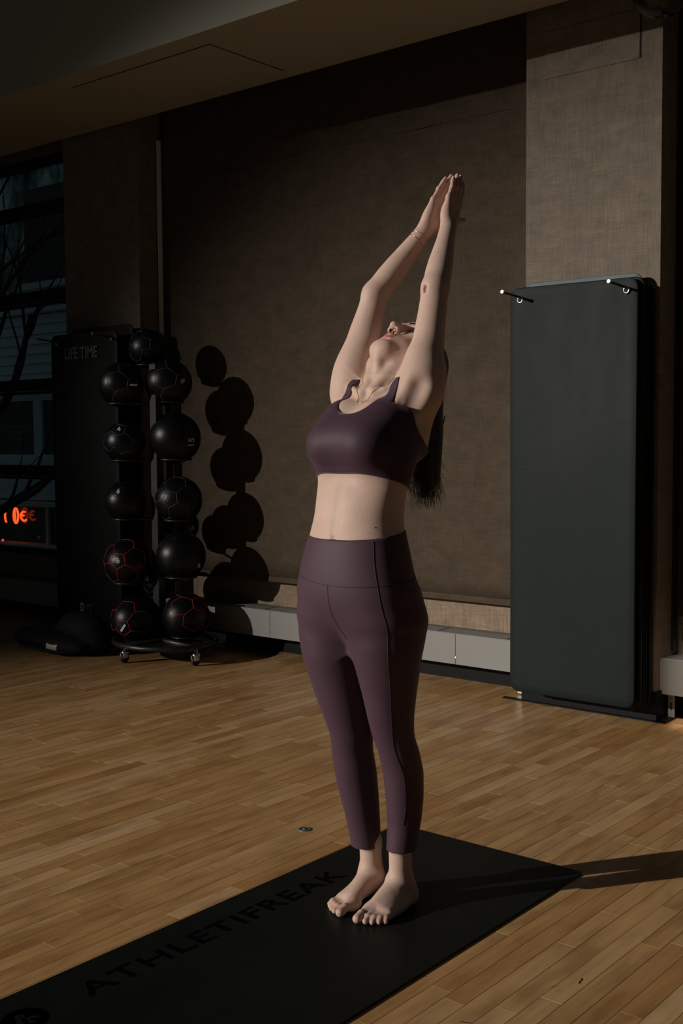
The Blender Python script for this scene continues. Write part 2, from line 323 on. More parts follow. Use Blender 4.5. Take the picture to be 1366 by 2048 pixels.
# ---------------------------------------------------------------- figure sculpted as a distance field
import numpy as np
class Field:
    """distance field on a rectilinear grid, primitives touch only their own box"""
    def __init__(s, xs, ys, zs):
        s.xs, s.ys, s.zs = [np.asarray(a, np.float32) for a in (xs, ys, zs)]
        s.f = np.full((len(xs), len(ys), len(zs)), 0.08, np.float32)
    def box(s, lo, hi, pad):
        sl = []
        for a, l, h in zip((s.xs, s.ys, s.zs), lo, hi):
            i0 = int(np.searchsorted(a, l - pad)); i1 = int(np.searchsorted(a, h + pad))
            sl.append(slice(max(0, i0), min(len(a), i1)))
        if any(q.stop <= q.start for q in sl): return None, None
        g = (s.xs[sl[0]][:, None, None], s.ys[sl[1]][None, :, None], s.zs[sl[2]][None, None, :])
        return tuple(sl), g
    def add(s, sl, d, k):
        a = s.f[sl]
        if k > 0:
            h = np.maximum(k - np.abs(a - d), 0) / k
            s.f[sl] = np.minimum(a, d) - h * h * k * .25
        else: s.f[sl] = np.minimum(a, d)
    def sub(s, sl, d, k):
        a = s.f[sl]; d = -d
        h = np.maximum(k - np.abs(a - d), 0) / max(k, 1e-6)
        s.f[sl] = np.maximum(a, d) + h * h * k * .25
    def ell(s, c, r, k=.02, M=None, sub=False):
        c = np.asarray(c, float); R = max(r)
        sl, g = s.box(c - R, c + R, .03 + k)
        if sl is None: return
        p = [g[i] - c[i] for i in range(3)]
        if M is not None: p = [p[0]*M[i][0] + p[1]*M[i][1] + p[2]*M[i][2] for i in range(3)]
        q = [p[i] / r[i] for i in range(3)]
        k0 = np.sqrt(q[0]**2 + q[1]**2 + q[2]**2) + 1e-6
        k1 = np.sqrt((q[0]/r[0])**2 + (q[1]/r[1])**2 + (q[2]/r[2])**2) + 1e-6
        d = k0 * (k0 - 1) / k1
        (s.sub if sub else s.add)(sl, d.astype(np.float32), k)
    def _cone(s, g, a, b, ra, rb, flat):
        ba = b - a; L2 = float(ba @ ba) + 1e-9
        p = [g[i] - a[i] for i in range(3)]
        t = np.clip((p[0]*ba[0] + p[1]*ba[1] + p[2]*ba[2]) / L2, 0, 1)
        q = [p[i] - t*ba[i] for i in range(3)]
        if flat is not None:      # flat = (axis, factor): thinner along the axis
            ax, fa = flat
            m = q[0]*ax[0] + q[1]*ax[1] + q[2]*ax[2]
            q = [q[i] + m*ax[i]*(1/fa - 1) for i in range(3)]
        return np.sqrt(q[0]**2 + q[1]**2 + q[2]**2) - (ra + (rb - ra)*t)
    def chain(s, pts, rs, k=.02, flat=None, sub=False):
        pts = [np.asarray(p, float) for p in pts]; A = np.array(pts); R = max(rs)
        sl, g = s.box(A.min(0) - R, A.max(0) + R, .03 + k)
        if sl is None: return
        d = None
        for i in range(len(pts) - 1):
            e = s._cone(g, pts[i], pts[i+1], rs[i], rs[i+1], flat)
            d = e if d is None else np.minimum(d, e)
        (s.sub if sub else s.add)(sl, d.astype(np.float32), k)
    def cone(s, a, b, ra, rb, k=.02, flat=None, sub=False): s.chain([a, b], [ra, rb], k, flat, sub)
    def loft(s, rows, k=.03, n=2.2, z0=None, z1=None):
        rows = np.array(sorted(rows), float)
        zl = rows[0, 0] if z0 is None else z0; zh = rows[-1, 0] if z1 is None else z1
        R = rows[:, 3:].max()
        lo = (rows[:, 1].min() - R, rows[:, 2].min() - R, zl); hi = (rows[:, 1].max() + R, rows[:, 2].max() + R, zh)
        sl, g = s.box(lo, hi, .03 + k)
        if sl is None: return
        z = g[2][0, 0]
        zc = np.clip(z, rows[0, 0], rows[-1, 0])
        # monotone smooth interpolation
        def itp(col):
            v = np.interp(zc, rows[:, 0], rows[:, col])
            w = sum(np.interp(np.clip(zc + o, rows[0, 0], rows[-1, 0]), rows[:, 0], rows[:, col]) for o in (-.016, -.008, .008, .016))
            return (v + w) / 5
        cx, cy, a, bf, bb = [itp(i)[None, None, :] for i in range(1, 6)]
        x = g[0] - cx; y = g[1] - cy
        b = np.where(y < 0, bf, bb)
        rho = (np.abs(x/a)**n + np.abs(y/b)**n)**(1/n) + 1e-6
        rad = np.sqrt(x*x + y*y)
        d = rad * (1 - 1/rho)
        d = np.where(rho < .35, -np.minimum(a, b)*.6, d)
        d = np.maximum(d, np.maximum(zl - z, z - zh)[None, None, :])
        s.add(sl, d.astype(np.float32), k)

def surface_nets(f, xs, ys, zs, smooth=1):
    ins = f < 0
    c = ins[:-1, :-1, :-1]
    any_ = c.copy(); all_ = c.copy()
    for dx in (0, 1):
        for dy in (0, 1):
            for dz in (0, 1):
                if dx + dy + dz:
                    v = ins[dx:dx or None, dy:dy or None, dz:dz or None][:f.shape[0]-1, :f.shape[1]-1, :f.shape[2]-1]
                    v = ins[dx:f.shape[0]-1+dx, dy:f.shape[1]-1+dy, dz:f.shape[2]-1+dz]
                    any_ |= v; all_ &= v
    act = np.nonzero(any_ & ~all_)
    del any_, all_
    I, J, K = [a.astype(np.int64) for a in act]; n = len(I)
    acc = np.zeros((n, 3)); cnt = np.zeros(n)
    for ax in range(3):
        for o1 in (0, 1):
            for o2 in (0, 1):
                o = [0, 0, 0]; oth = [q for q in range(3) if q != ax]
                o[oth[0]] = o1; o[oth[1]] = o2
                e = list(o); e[ax] = 1
                a = f[I+o[0], J+o[1], K+o[2]]; b = f[I+e[0], J+e[1], K+e[2]]
                m = (a < 0) != (b < 0)
                t = np.where(m, a / np.where(m, a - b, 1), 0)
                for q in range(3):
                    acc[:, q] += np.where(m, (t if q == ax else o[q]), 0)
                cnt += m
    acc /= cnt[:, None]
    ids = np.stack([I, J, K], 1)
    grids = (np.asarray(xs), np.asarray(ys), np.asarray(zs))
    V = np.empty((n, 3))
    for q in range(3):
        G = grids[q]; i = ids[:, q]
        V[:, q] = G[i] + acc[:, q]*(G[i+1] - G[i])
    S = f.shape
    key = (I*S[1] + J)*S[2] + K          # sorted, as nonzero walks in C order
    def look(i, j, k): return np.searchsorted(key, (i*S[1] + j)*S[2] + k)
    Q = []
    for ax in range(3):
        o = [0, 0, 0]; o[ax] = 1
        A = ins[:S[0]-o[0], :S[1]-o[1], :S[2]-o[2]]; B = ins[o[0]:, o[1]:, o[2]:]
        e = np.nonzero(A != B); e = [q.astype(np.int64) for q in e]
        u, v = [q for q in range(3) if q != ax]
        ok = (e[u] > 0) & (e[v] > 0) & (e[u] < S[u]-1) & (e[v] < S[v]-1)
        e = [q[ok] for q in e]
        sgn = A[e[0], e[1], e[2]]
        def off(du, dv):
            c_ = list(e); c_[u] = e[u] - du; c_[v] = e[v] - dv
            return look(*c_)
        q = np.stack([off(0, 0), off(1, 0), off(1, 1), off(0, 1)], 1)
        flip = sgn if ax != 1 else ~sgn
        q[~flip] = q[~flip][:, ::-1]
        Q.append(q)
    Q = np.concatenate(Q)
    for _ in range(smooth):
        acc = np.zeros_like(V); cnt = np.zeros(n)
        for a, b in ((0, 1), (1, 2), (2, 3), (3, 0)):
            for p, r in ((a, b), (b, a)):
                for q in range(3): acc[:, q] += np.bincount(Q[:, p], V[Q[:, r], q], minlength=n)
                cnt += np.bincount(Q[:, p], minlength=n)
        V = V*.5 + .5*acc/np.maximum(cnt, 1)[:, None]
    return V, Q

def grid_z(parts):
    out = []
    for a, b, h in parts:
        m = max(1, int(round((b - a)/h))); out += list(a + (b - a)*np.arange(m)/m)
    return np.array(out + [parts[-1][1]])

# ---- measured figure, metres, x = her left, y = behind her, z = up
def V3(*a): return np.array(a, float)
TORSO = [ # z, cx, cy, a(x), b front, b back
 (.738, 0, -.048, .050, .050, .060), (.765, 0, -.052, .110, .080, .092), (.785, 0, -.057, .145, .098, .104), (.808, 0, -.064, .166, .109, .110), (.853, 0, -.073, .176, .118, .117), (.895, 0, -.079, .172, .117, .123),
 (.936, 0, -.082, .161, .112, .122), (.984, 0, -.079, .150, .108, .112), (1.049, 0, -.072, .132, .100, .096),
 (1.086, 0, -.066, .126, .096, .091), (1.147, 0, -.055, .129, .091, .088), (1.192, 0, -.040, .136, .088, .088),
 (1.240, 0, -.018, .140, .090, .084), (1.290, 0, .004, .140, .094, .080), (1.340, 0, .022, .138, .090, .078),
 (1.385, 0, .040, .130, .078, .070), (1.420, 0, .055, .112, .060, .062), (1.448, 0, .068, .076, .045, .052)]
LEG_L = [(0.165, 0.054, 0.044, 0.035, 0.038, 0.04), (0.236, 0.058, 0.052, 0.042, 0.045, 0.05), (0.305, 0.062, 0.048, 0.047, 0.05, 0.057), (0.381, 0.066, 0.036, 0.051, 0.052, 0.06), (0.443, 0.07, 0.014, 0.052, 0.056, 0.054), (0.491, 0.067, -0.006, 0.053, 0.058, 0.052), (0.544, 0.07, -0.022, 0.058, 0.063, 0.062), (0.608, 0.076, -0.036, 0.067, 0.072, 0.074), (0.694, 0.082, -0.052, 0.083, 0.088, 0.09), (0.752, 0.086, -0.06, 0.092, 0.098, 0.104), (0.82, 0.088, -0.066, 0.09, 0.094, 0.1), (.87, .062, -.070, .070, .070, .075)]
LEG_R = [(0.148, -0.068, 0.042, 0.035, 0.037, 0.039), (0.216, -0.072, 0.034, 0.042, 0.044, 0.05), (0.291, -0.073, 0.018, 0.049, 0.051, 0.058), (0.366, -0.072, 0.0, 0.054, 0.056, 0.062), (0.438, -0.071, -0.014, 0.053, 0.057, 0.056), (0.466, -0.064, -0.02, 0.054, 0.06, 0.054), (0.505, -0.067, -0.027, 0.059, 0.064, 0.06), (0.567, -0.072, -0.042, 0.069, 0.073, 0.074), (0.646, -0.079, -0.056, 0.08, 0.085, 0.088), (0.703, -0.084, -0.064, 0.088, 0.094, 0.098), (0.76, -0.088, -0.068, 0.092, 0.096, 0.104), (0.82, -0.088, -0.068, 0.09, 0.094, 0.1), (.87, -.062, -.070, .070, .070, .075)]
SH_R, SH_L = V3(-.140, .072, 1.425), V3(.130, .040, 1.415)
EL_R, EL_L = V3(-.118, .165, 1.700), V3(.104, .142, 1.697)
WR_R, WR_L = V3(-.038, .300, 1.892), V3(.032, .312, 1.893)
TIP = V3(0, .402, 2.058)
HC = V3(0, .160, 1.500)           # centre of the head, tipped back
FU = V3(0, .915, .403); FN = V3(0, -.403, .915)
def unit(v): return v/np.linalg.norm(v)

def foot(F, heel, toe, side, ankle, kk=1.0):
    """side=+1 her left foot: big toe on the -x side"""
    d = unit(V3(*(toe - heel)[:2], 0)); w = V3(-d[1], d[0], 0) * side    # w: towards the little toe
    if w[0]*side < 0: w = -w
    P = lambda a, b, c: heel + d*a*.94 + w*b + V3(0, 0, c)      # a along from the heel, b towards little toe
    F.ell(P(.028, .000, .026), (.029, .031, .028), k=.02)                 # heel
    F.chain([ankle + V3(0, 0, .07), ankle + V3(0, 0, .02), P(.055, 0, .050)], [.031, .030, .033], k=.02)
    F.ell(P(.062, -.028, .066), (.012, .014, .014), k=.02); F.ell(P(.050, .028, .058), (.011, .013, .014), k=.02)   # ankle bones
    F.chain([P(.022, 0, .055), P(.048, 0, .125)], [.014, .013], k=.025)   # achilles
    F.chain([P(.070, -.004, .060), P(.115, -.010, .045), P(.165, -.016, .027), P(.195, -.022, .017)], [.031, .025, .020, .015], k=.025)   # instep ridge
    F.chain([P(.04, .016, .022), P(.11, .024, .018), P(.165, .028, .015)], [.022, .020, .015], k=.022)
    F.chain([P(.10, .004, .030), P(.165, .006, .020)], [.026, .017], k=.025)
    F.ell(P(.178, -.024, .017), (.021, .023, .018), k=.012)                # ball of the foot
    toes = [(.190, -.026, .016, .243, -.024, .013, .0118, .0128), (.198, -.004, .015, .237, -.001, .010, .0085, .0086),
            (.194, .011, .014, .228, .015, .009, .0080, .0080), (.186, .024, .013, .216, .029, .009, .0076, .0078), (.176, .036, .012, .202, .041, .008, .0074, .0078)]
    for a0, b0, c0, a1, b1, c1, r0, r1 in toes:
        m = P((a0 + a1)/2 + .004, (b0 + b1)/2, (c0 + c1)/2 + .005)
        F.cone(P(a0, b0, c0), m, r0, r0*.92, k=.010); F.cone(m, P(a1, b1, c1), r0*.92, r1, k=.004)
    return [P(a1 + r1*.35, b1, c1 + r1*.75) for a0, b0, c0, a1, b1, c1, r0, r1 in toes], [t[7] for t in toes]

def hand(F, W, sd):
    """sd=+1 her left hand (palm faces -x)"""
    T = TIP + V3(sd*.0085, 0, 0)
    d = unit(T - W); n = V3(-sd, 0, 0); n = unit(n - d*(n @ d)); w = np.cross(d, n); w = w if w[1] > 0 else -w
    P = lambda a, b, c=0: W + d*a + w*b + n*c
    for (b0, b1, r) in ((.012, .027, .0125), (.004, .009, .0125), (-.005, -.010, .012), (-.013, -.027, .0115)):
        F.chain([P(.0, b0*.8), P(.045, (b0 + b1)/2, .001), P(.090 if b1 > -.02 else .082, b1)], [.0165, r*1.08, r*.9], k=.012, flat=(n, .86))
    F.ell(P(.032, .018, .006), (.019, .019, .026), k=.015, M=[w, n, d])     # thumb ball
    F.ell(P(.035, -.020, .005), (.014, .014, .028), k=.015, M=[w, n, d])    # heel of hand
    Lf = float(np.linalg.norm(T - W))
    fing = [(.027, .027, .088, Lf - .012, .0084), (.009, .0085, .092, Lf, .0086), (-.010, -.0095, .089, Lf - .008, .0082), (-.027, -.0265, .080, Lf - .030, .0072)]
    tips = []
    for b0, b1, a0, a1, r in fing:
        p0 = P(a0, b0); p3 = P(a1, b1*.93, .0); p1 = p0 + (p3 - p0)*.48 - n*.0025; p2 = p0 + (p3 - p0)*.78 - n*.001
        F.cone(p0, p1, r*1.03, r*.95, k=.006); F.cone(p1, p2, r*.96, r*.88, k=.003); F.cone(p2, p3 - d*r*.7, r*.88, r*.74, k=.003)
        F.ell(p1 - n*.002, (r*.95, r*.9, r*1.1), k=.004, M=[w, n, d]); tips.append((p3 - d*r*1.5 - n*r*.62, r))
    t0, t1, t2, t3 = P(.016, .018, .004), P(.040, .034, .008), P(.060, .056, .007), P(.076, .074, .006)
    F.chain([t0, t1, t2, t3], [.015, .0125, .0095, .0072], k=.008)
    return tips, (d, w, n)

def head(F, S=1.0):
    def P(x, f, u): return HC + V3(x*S, 0, 0) + FN*f*S + FU*u*S
    M = [V3(1, 0, 0), FN, FU]
    E = lambda c, r, k=.012, sub=False: F.ell(P(*c), tuple(q*S for q in r), k=k, M=M, sub=sub)
    def Cn(a, b, ra, rb, k=.01, sub=False): F.cone(P(*a), P(*b), ra*S, rb*S, k=k, sub=sub)
    E((0, -.012, .028), (.073, .094, .080)); E((0, .020, -.025), (.059, .064, .078), .03)
    E((0, .062, .045), (.052, .030, .045), .03)
    for s in (-1, 1):
        Cn((s*.055, .000, -.046), (s*.016, .074, -.096), .018, .015, .034)
        E((s*.041, .062, -.008), (.020, .018, .018), .024)
        E((s*.028, .056, -.052), (.022, .026, .026), .026)
        Cn((s*.012, .091, .030), (s*.042, .078, .032), .007, .006, .014)
    E((0, .070, -.092), (.020, .018, .016), .036)
    E((0, .074, -.058), (.026, .022, .022), .02)
    for s in (-1, 1): E((s*.032, .098, .011), (.018, .016, .013), .014, sub=True)
    for s in (-1, 1): E((s*.031, .0765, .009), (.0135, .0125, .0120), .005)
    Cn((0, .088, .022), (0, .112, -.020), .0085, .0092, .012); E((0, .1135, -.0225), (.0105, .0100, .0095), .005)
    for s in (-1, 1):
        E((s*.0125, .1010, -.0270), (.0068, .0095, .0075), .006)
    Cn((0, .098, -.034), (0, .094, -.040), .004, .004, .006)
    for s in (-1, 1): E((s*.0068, .1040, -.0335), (.0037, .0062, .0050), .002, sub=True)
    up = [(-.024, .0835, -.0565), (-.012, .0930, -.0515), (-.004, .0970, -.0488), (0, .0965, -.0500), (.004, .0970, -.0488), (.012, .0930, -.0515), (.024, .0835, -.0565)]
    ru = [.0026, .0042, .0048, .0048, .0048, .0042, .0026]
    lo = [(-.022, .0835, -.0590), (-.011, .0915, -.0635), (0, .0945, -.0650), (.011, .0915, -.0635), (.022, .0835, -.0590)]
    rl = [.0026, .0052, .0058, .0052, .0026]
    for pts, rs in ((up, ru), (lo, rl)):
        for i in range(len(pts)-1): Cn(pts[i], pts[i+1], rs[i], rs[i+1], .004)
    for i in range(-2, 2):
        Cn((i*.0095, .0995 - abs(i)*.006, -.0570), ((i+1)*.0095, .0995 - abs(i+1)*.006, -.0570), .0017, .0017, .0015, sub=True)
    E((0, .094, -.0775), (.014, .006, .005), .008, sub=True)
    for s in (-1, 1):
        E((s*.0735, -.010, -.006), (.0075, .018, .030), .006); E((s*.079, -.006, -.002), (.004, .010, .018), .004, sub=True)
    return P

def sculpt_torso(F, legs=False):
    F.loft(TORSO, k=.03, n=2.25)
    for s in (-1, 1):
        F.ell((s*.062, -.088, 1.270), (.066, .082, .066), k=.06)              # bust
        F.ell((s*.060, -.050, 1.335), (.058, .045, .055), k=.05)
        F.ell((s*.070, -.014, .818), (.078, .078, .086), k=.06)                 # seat
    n = int(np.searchsorted(F.zs, .96))
    T = Field(F.xs, F.ys, F.zs[:n]); T.loft(LEG_L, k=.0, n=2.0); T.loft(LEG_R, k=.010, n=2.0)      # thighs press together without merging
    F.add((slice(None), slice(None), slice(0, n)), T.f, .05)
    if not legs:
        for S, E, W, s in ((SH_R, EL_R, WR_R, -1), (SH_L, EL_L, WR_L, 1)):
            u = unit(E - S)
            F.chain([S - u*.01, S + u*.06, S + u*.12, S + u*.18, S + u*.23, E], ([.050, .0505, .0495, .0450, .0400, .0365] if s < 0 else [.049, .0475, .0440, .0405, .0380, .0360]), k=.045)
            F.ell(S + V3(s*.006, .010, .030), (.040, .042, .056), k=.04)           # deltoid
            F.cone(S + V3(-s*.02, -.03, -.03), S + u*.09 + V3(-s*.005, -.02, 0), .034, .026, k=.05)   # pectoral into the arm
            F.cone(S + V3(-s*.030, .022, -.15), S + u*.05 + V3(0, .012, 0), .026, .028, k=.05)         # lat
            F.cone(S + V3(-s*.02, .03, .0), V3(s*.04, .115, 1.43), .034, .036, k=.045)                 # shoulder blade / trapezius
        F.chain([V3(0, .075, 1.405), V3(0, .075, 1.46), V3(0, .105, 1.505)], [.062, .054, .055], k=.035)
        for s in (-1, 1): F.chain([V3(s*.012, -.022, 1.415), V3(s*.035, .045, 1.480), V3(s*.050, .110, 1.500)], [.008, .010, .012], k=.03)
        for s in (-1, 1): F.chain([V3(s*.014, -.026, 1.405), V3(s*.05, -.018, 1.420), V3(s*.085, .012, 1.432)], [.0065, .0055, .005], k=.024)

def build_body(h=1.0):
    xs = np.arange(-.222, .224, .0026*h); ys = np.arange(-.262, .424, .0026*h)
    zs = grid_z([(-.006, .12, .0023*h), (.12, 1.36, .0042*h), (1.36, 1.64, .0023*h), (1.64, 1.86, .0038*h), (1.86, 2.072, .0022*h)])
    F = Field(xs, ys, zs)
    sculpt_torso(F)
    for S, E, W, s in ((SH_R, EL_R, WR_R, -1), (SH_L, EL_L, WR_L, 1)):
        u = unit(E - S); v = unit(W - E)
        F.chain([E, E + v*.03, E + v*.06, E + v*.10, E + v*.15, E + v*.20, W - v*.005, W + v*.015], [.0350, .0368, .0370, .0350, .0305, .0262, .0240, .0235], k=.015)
        F.ell(E - v*.004 + V3(0, -.012, -.002), (.020, .022, .022), k=.025)     # point of the elbow
    # neck
    # armpit of the raised left arm: hollow between the chest fold and the shoulder-blade fold
    F.chain([V3(.146, -.030, 1.375), V3(.157, -.012, 1.425)], [.010, .010], k=.040, sub=True); F.chain([V3(.1235, -.042, 1.385), V3(.132, -.038, 1.42)], [.004, .004], k=.012, sub=True)
    F.ell(V3(.100, .103, 1.688), (.006, .006, .010), k=.010, sub=True)
    F.chain([V3(0, .022, 1.500), V3(0, .018, 1.455)], [.012, .008], k=.02)
    F.ell((0, -.044, 1.412), (.010, .012, .010), k=.02, sub=True)
    head(F, 1.04)
    ht = [hand(F, WR_R, -1), hand(F, WR_L, 1)]
    tl = foot(F, V3(.046, .106, 0), V3(.056, -.140, 0), 1, V3(.048, .046, .085))
    tr = foot(F, V3(-.062, .108, 0), V3(-.054, -.140, 0), -1, V3(-.058, .050, .085))
    # navel, linea alba
    F.ell((0, -.185, 1.036), (.006, .012, .008), k=.012, sub=True)
    F.cone(V3(0, -.184, 1.06), V3(0, -.156, 1.17), .010, .010, k=.02, sub=True)
    return F, ht, (tl, tr)
# ---------------------------------------------------------------- hanging exercise mats
def foam(name, col, rough, spec=.5):
    m, t, b = nodes(name); b.inputs['Base Color'].default_value = (*col, 1)
    n1 = mapped_noise(t, (6, 6, 500), 3); n2 = mapped_noise(t, (320, 320, 320), 3); n3 = mapped_noise(t, (3, 3, 1.2), 4)
    c = mix(t, 'MULTIPLY', ramp(t, n1, [(.3, (.9,)*3), (.7, (1.1,)*3)]), col); c = mix(t, 'MULTIPLY', c, ramp(t, n3, [(.3, (.85, .87, .87)), (.7, (1.15, 1.15, 1.15))]))
    t.links.new(c, b.inputs['Base Color'])
    t.links.new(ramp(t, n3, [(.3, (rough-.06,)*3), (.7, (rough+.06,)*3)]), b.inputs['Roughness']); b.inputs['Specular IOR Level'].default_value = spec
    bp = t.nodes.new('ShaderNodeBump'); bp.inputs['Strength'].default_value = .3; bp.inputs['Distance'].default_value = .001
    ad = t.nodes.new('ShaderNodeMath'); ad.operation = 'ADD'; t.links.new(n1, ad.inputs[0]); t.links.new(n2, ad.inputs[1]); t.links.new(ad.outputs[0], bp.inputs['Height']); t.links.new(bp.outputs[0], b.inputs['Normal'])
    return m
M_foamg = foam('foam_green_grey', (.0085, .0142, .0140), .50, .12); M_foamb = foam('foam_blue_grey', (.09, .13, .14), .5, .3); M_foamk = foam('foam_black', (.0045, .0060, .0060), .5, .15)
def gmat(bm, x0, x1, z0, z1, y0, y1, wave=.0):
    """mat slab with a gentle bulge so that it does not hang dead flat"""
    tmp = bmesh.new(); rslab(tmp, x0, x1, z0, z1, y0, y1, .045, 8, .004)
    me = bpy.data.meshes.new('m'); tmp.to_mesh(me); tmp.free(); bm.from_mesh(me); bpy.data.meshes.remove(me)
def hang_mat(x0, x1, z0, z1, y0, y1, mat, label, grom=True, group=None, cut=True):
    t = thing('exercise_mat', label, 'mat', ((x0+x1)/2, (y0+y1)/2, z0), group); c = t.location
    bm = bmesh.new(); nx, nz = 16, 46; r = .045
    # front and back sheets follow the rounded outline, slightly wavy
    def outline(inset):
        out = []
        for cx, cz, a0 in ((x1-r, z1-r, 0), (x0+r, z1-r, 90), (x0+r, z0+r, 180), (x1-r, z0+r, 270)):
            for i in range(9):
                a = math.radians(a0 + 90*i/8); out.append((cx + math.cos(a)*(r-inset), cz + math.sin(a)*(r-inset)))
        return out
    tmp = []
    for y, q in ((y0, .004), (y0+.001, .0012), (y0+.004, 0), (y1-.004, 0), (y1-.001, .0012), (y1, .004)):
        tmp.append([bm.verts.new((px-c.x, y-c.y, pz-c.z)) for px, pz in outline(q)])
    n = len(tmp[0])
    for A, B in zip(tmp, tmp[1:]):
        for j in range(n): bm.faces.new((A[j], A[(j+1) % n], B[(j+1) % n], B[j]))
    bm.faces.new(tmp[0][::-1]); bm.faces.new(tmp[-1])
    for z in [z0 + (z1-z0)*i/nz for i in range(1, nz)]:
        bmesh.ops.bisect_plane(bm, geom=list(bm.verts)+list(bm.edges)+list(bm.faces), plane_co=(0, 0, z-c.z), plane_no=(0, 0, 1))
    for xx in [x0 + (x1-x0)*i/nx for i in range(1, nx)]:
        bmesh.ops.bisect_plane(bm, geom=list(bm.verts)+list(bm.edges)+list(bm.faces), plane_co=(xx-c.x, 0, 0), plane_no=(1, 0, 0))
    for v in bm.verts:
        u = (v.co.x + c.x - x0)/(x1-x0); w = (v.co.z)/(z1-z0)
        v.co.y += -.0035*math.sin(u*5.2 + .9)*min(1, w*1.1) + .002*math.sin(w*6 + u*2) 
    bmesh.ops.recalc_face_normals(bm, faces=bm.faces)
    b = bobj('mat_foam', bm, mat, t, True)
    for p in b.data.polygons: pass
    if grom:
        for gx in (x0+.052, x1-.052):
            bm = bmesh.new(); gz = z1-.055
            pts = [(gx + .0125*math.cos(a) - c.x, y0-.0015-c.y, gz + .0125*math.sin(a) - c.z) for a in [2*math.pi*i/20 for i in range(20)]]
            tube(bm, pts, .0048, 8, closed=True); bobj('grommet', bm, M_steel, t, True)
            bm = bmesh.new(); cyl(bm, (gx-c.x, y0-.0045-c.y, gz-c.z), (gx-c.x, y0-.0005-c.y, gz-c.z), .010, 16); bobj('grommet_hole', bm, M_dark, t)
    return t
def rack(x0, x1, zt, yb, yf, label, pegs, plate=True, board=M_foamk):
    t = thing('mat_rack', label, 'rack', ((x0+x1)/2, YC, 0)); c = t.location
    bm = bmesh.new(); box(bm, (x0+.06-c.x, -.016, 1.86), (x1-.06-c.x, 0, 1.95), .002); bobj('wall_plate', bm, M_blackmetal, t)
    for px, dz in pegs:
        bm = bmesh.new(); z = zt-.055
        a = Vector((px-c.x, -.01, z)); d = Vector((px-c.x, yf-c.y, z+.006)); e = Vector((px-.018-c.x, yf-.125-c.y, z+.020))
        tube(bm, [a, d, e], .0055, 12); bobj('hook', bm, M_blackmetal, t, True)
        bm = bmesh.new(); tube(bm, [e, e + Vector((0, -.012, .002))], .0082, 14); bobj('hook_tip', bm, M_steel, t)
    return t
gR = 'exercise mats hanging on the right pier'
rack(-2.86, -2.19, 1.99, YC, 4.70, 'black wall rack with two long hooks, holding the mats on the right pier', [(-2.785, 0), (-2.256, 0)])
hang_mat(-2.840, -2.204, .086, 1.985, 4.700, 4.713, M_foamg, 'grey-green exercise mat hanging in front of the right pier, foremost of its stack', group=gR)
hang_mat(-2.834, -2.188, .080, 1.990, 4.730, 4.743, M_foamg, 'grey-green mat directly behind the foremost hanging mat, its edge showing at right', False, group=gR)
for i, y in enumerate((4.755, 4.772, 4.789)): hang_mat(-2.846+i*.003, -2.196+i*.003, .072, 1.978, y, y+.012, M_foamk, 'black exercise mat in the middle of the stack on the right pier', False, group=gR)
hang_mat(-2.829, -2.238, .10, 2.020, 4.812, 4.824, M_foamb, 'pale blue-grey mat at the back of the right stack, its top edge standing higher', False, group=gR)
hang_mat(-2.846, -2.192, .06, 1.975, 4.832, 4.860, M_foamk, 'thick black mat flat against the right pier behind the others', False, group=gR)
gL = 'exercise mats hanging on the left pier'
rack(-6.40, -5.68, 1.985, YC, 4.70, 'black wall rack with hooks holding the mats on the left pier', [(-6.30, 0), (-5.735, 0)])
fm = hang_mat(-6.352, -5.685, .085, 1.980, 4.700, 4.714, M_foamk, 'black exercise mat with faded lettering, hanging in front of the left pier', group=gL)
for gchild in [o for o in COL.objects if o.parent == fm and o.name.startswith('grommet')]: gchild.scale = (.72, 1, .72); gchild.location = ((.28*(-6.30 - fm.location.x) if gchild.data.vertices[0].co.x < 0 else .28*(-5.737 - fm.location.x)), 0, .28*(1.925 - fm.location.z))
hang_mat(-6.27, -5.655, .09, 2.022, 4.800, 4.813, M_foamk, 'black mat behind the lettered mat, shifted right and higher', False, group=gL)
hang_mat(-6.30, -5.66, .09, 1.99, 4.845, 4.865, M_foamk, 'black mat hard against the left pier at the back of the stack', False, group=gL)
M_letg = plain('faded_grey_print', (.10, .105, .10), .6, bump=.6, bscale=300); M_letw = plain('white_print', (.40, .44, .43), .6); M_letd = plain('dim_print', (.05, .05, .055), .6)
RX = Matrix.Rotation(math.radians(90), 4, 'X')
L0 = fm.location
place_text('lettering', 'LIFE TIME', .105, Matrix.Translation((-6.04-L0.x, 4.6955-L0.y, 1.85-L0.z)) @ RX @ Matrix.Diagonal((.78, 1, 1, 1)), M_letg, fm, depth=.004, bold=.002)
place_text('lettering', 'D', .075, Matrix.Translation((-6.075-L0.x, 4.694-L0.y, .197-L0.z)) @ RX @ Matrix.Diagonal((.8, 1, 1, 1)), M_letw, fm, depth=.004, bold=.002)
place_text('lettering', 'PT', .075, Matrix.Translation((-6.005-L0.x, 4.694-L0.y, .195-L0.z)) @ RX @ Matrix.Diagonal((.8, 1, 1, 1)), M_letd, fm, depth=.004, bold=.002)

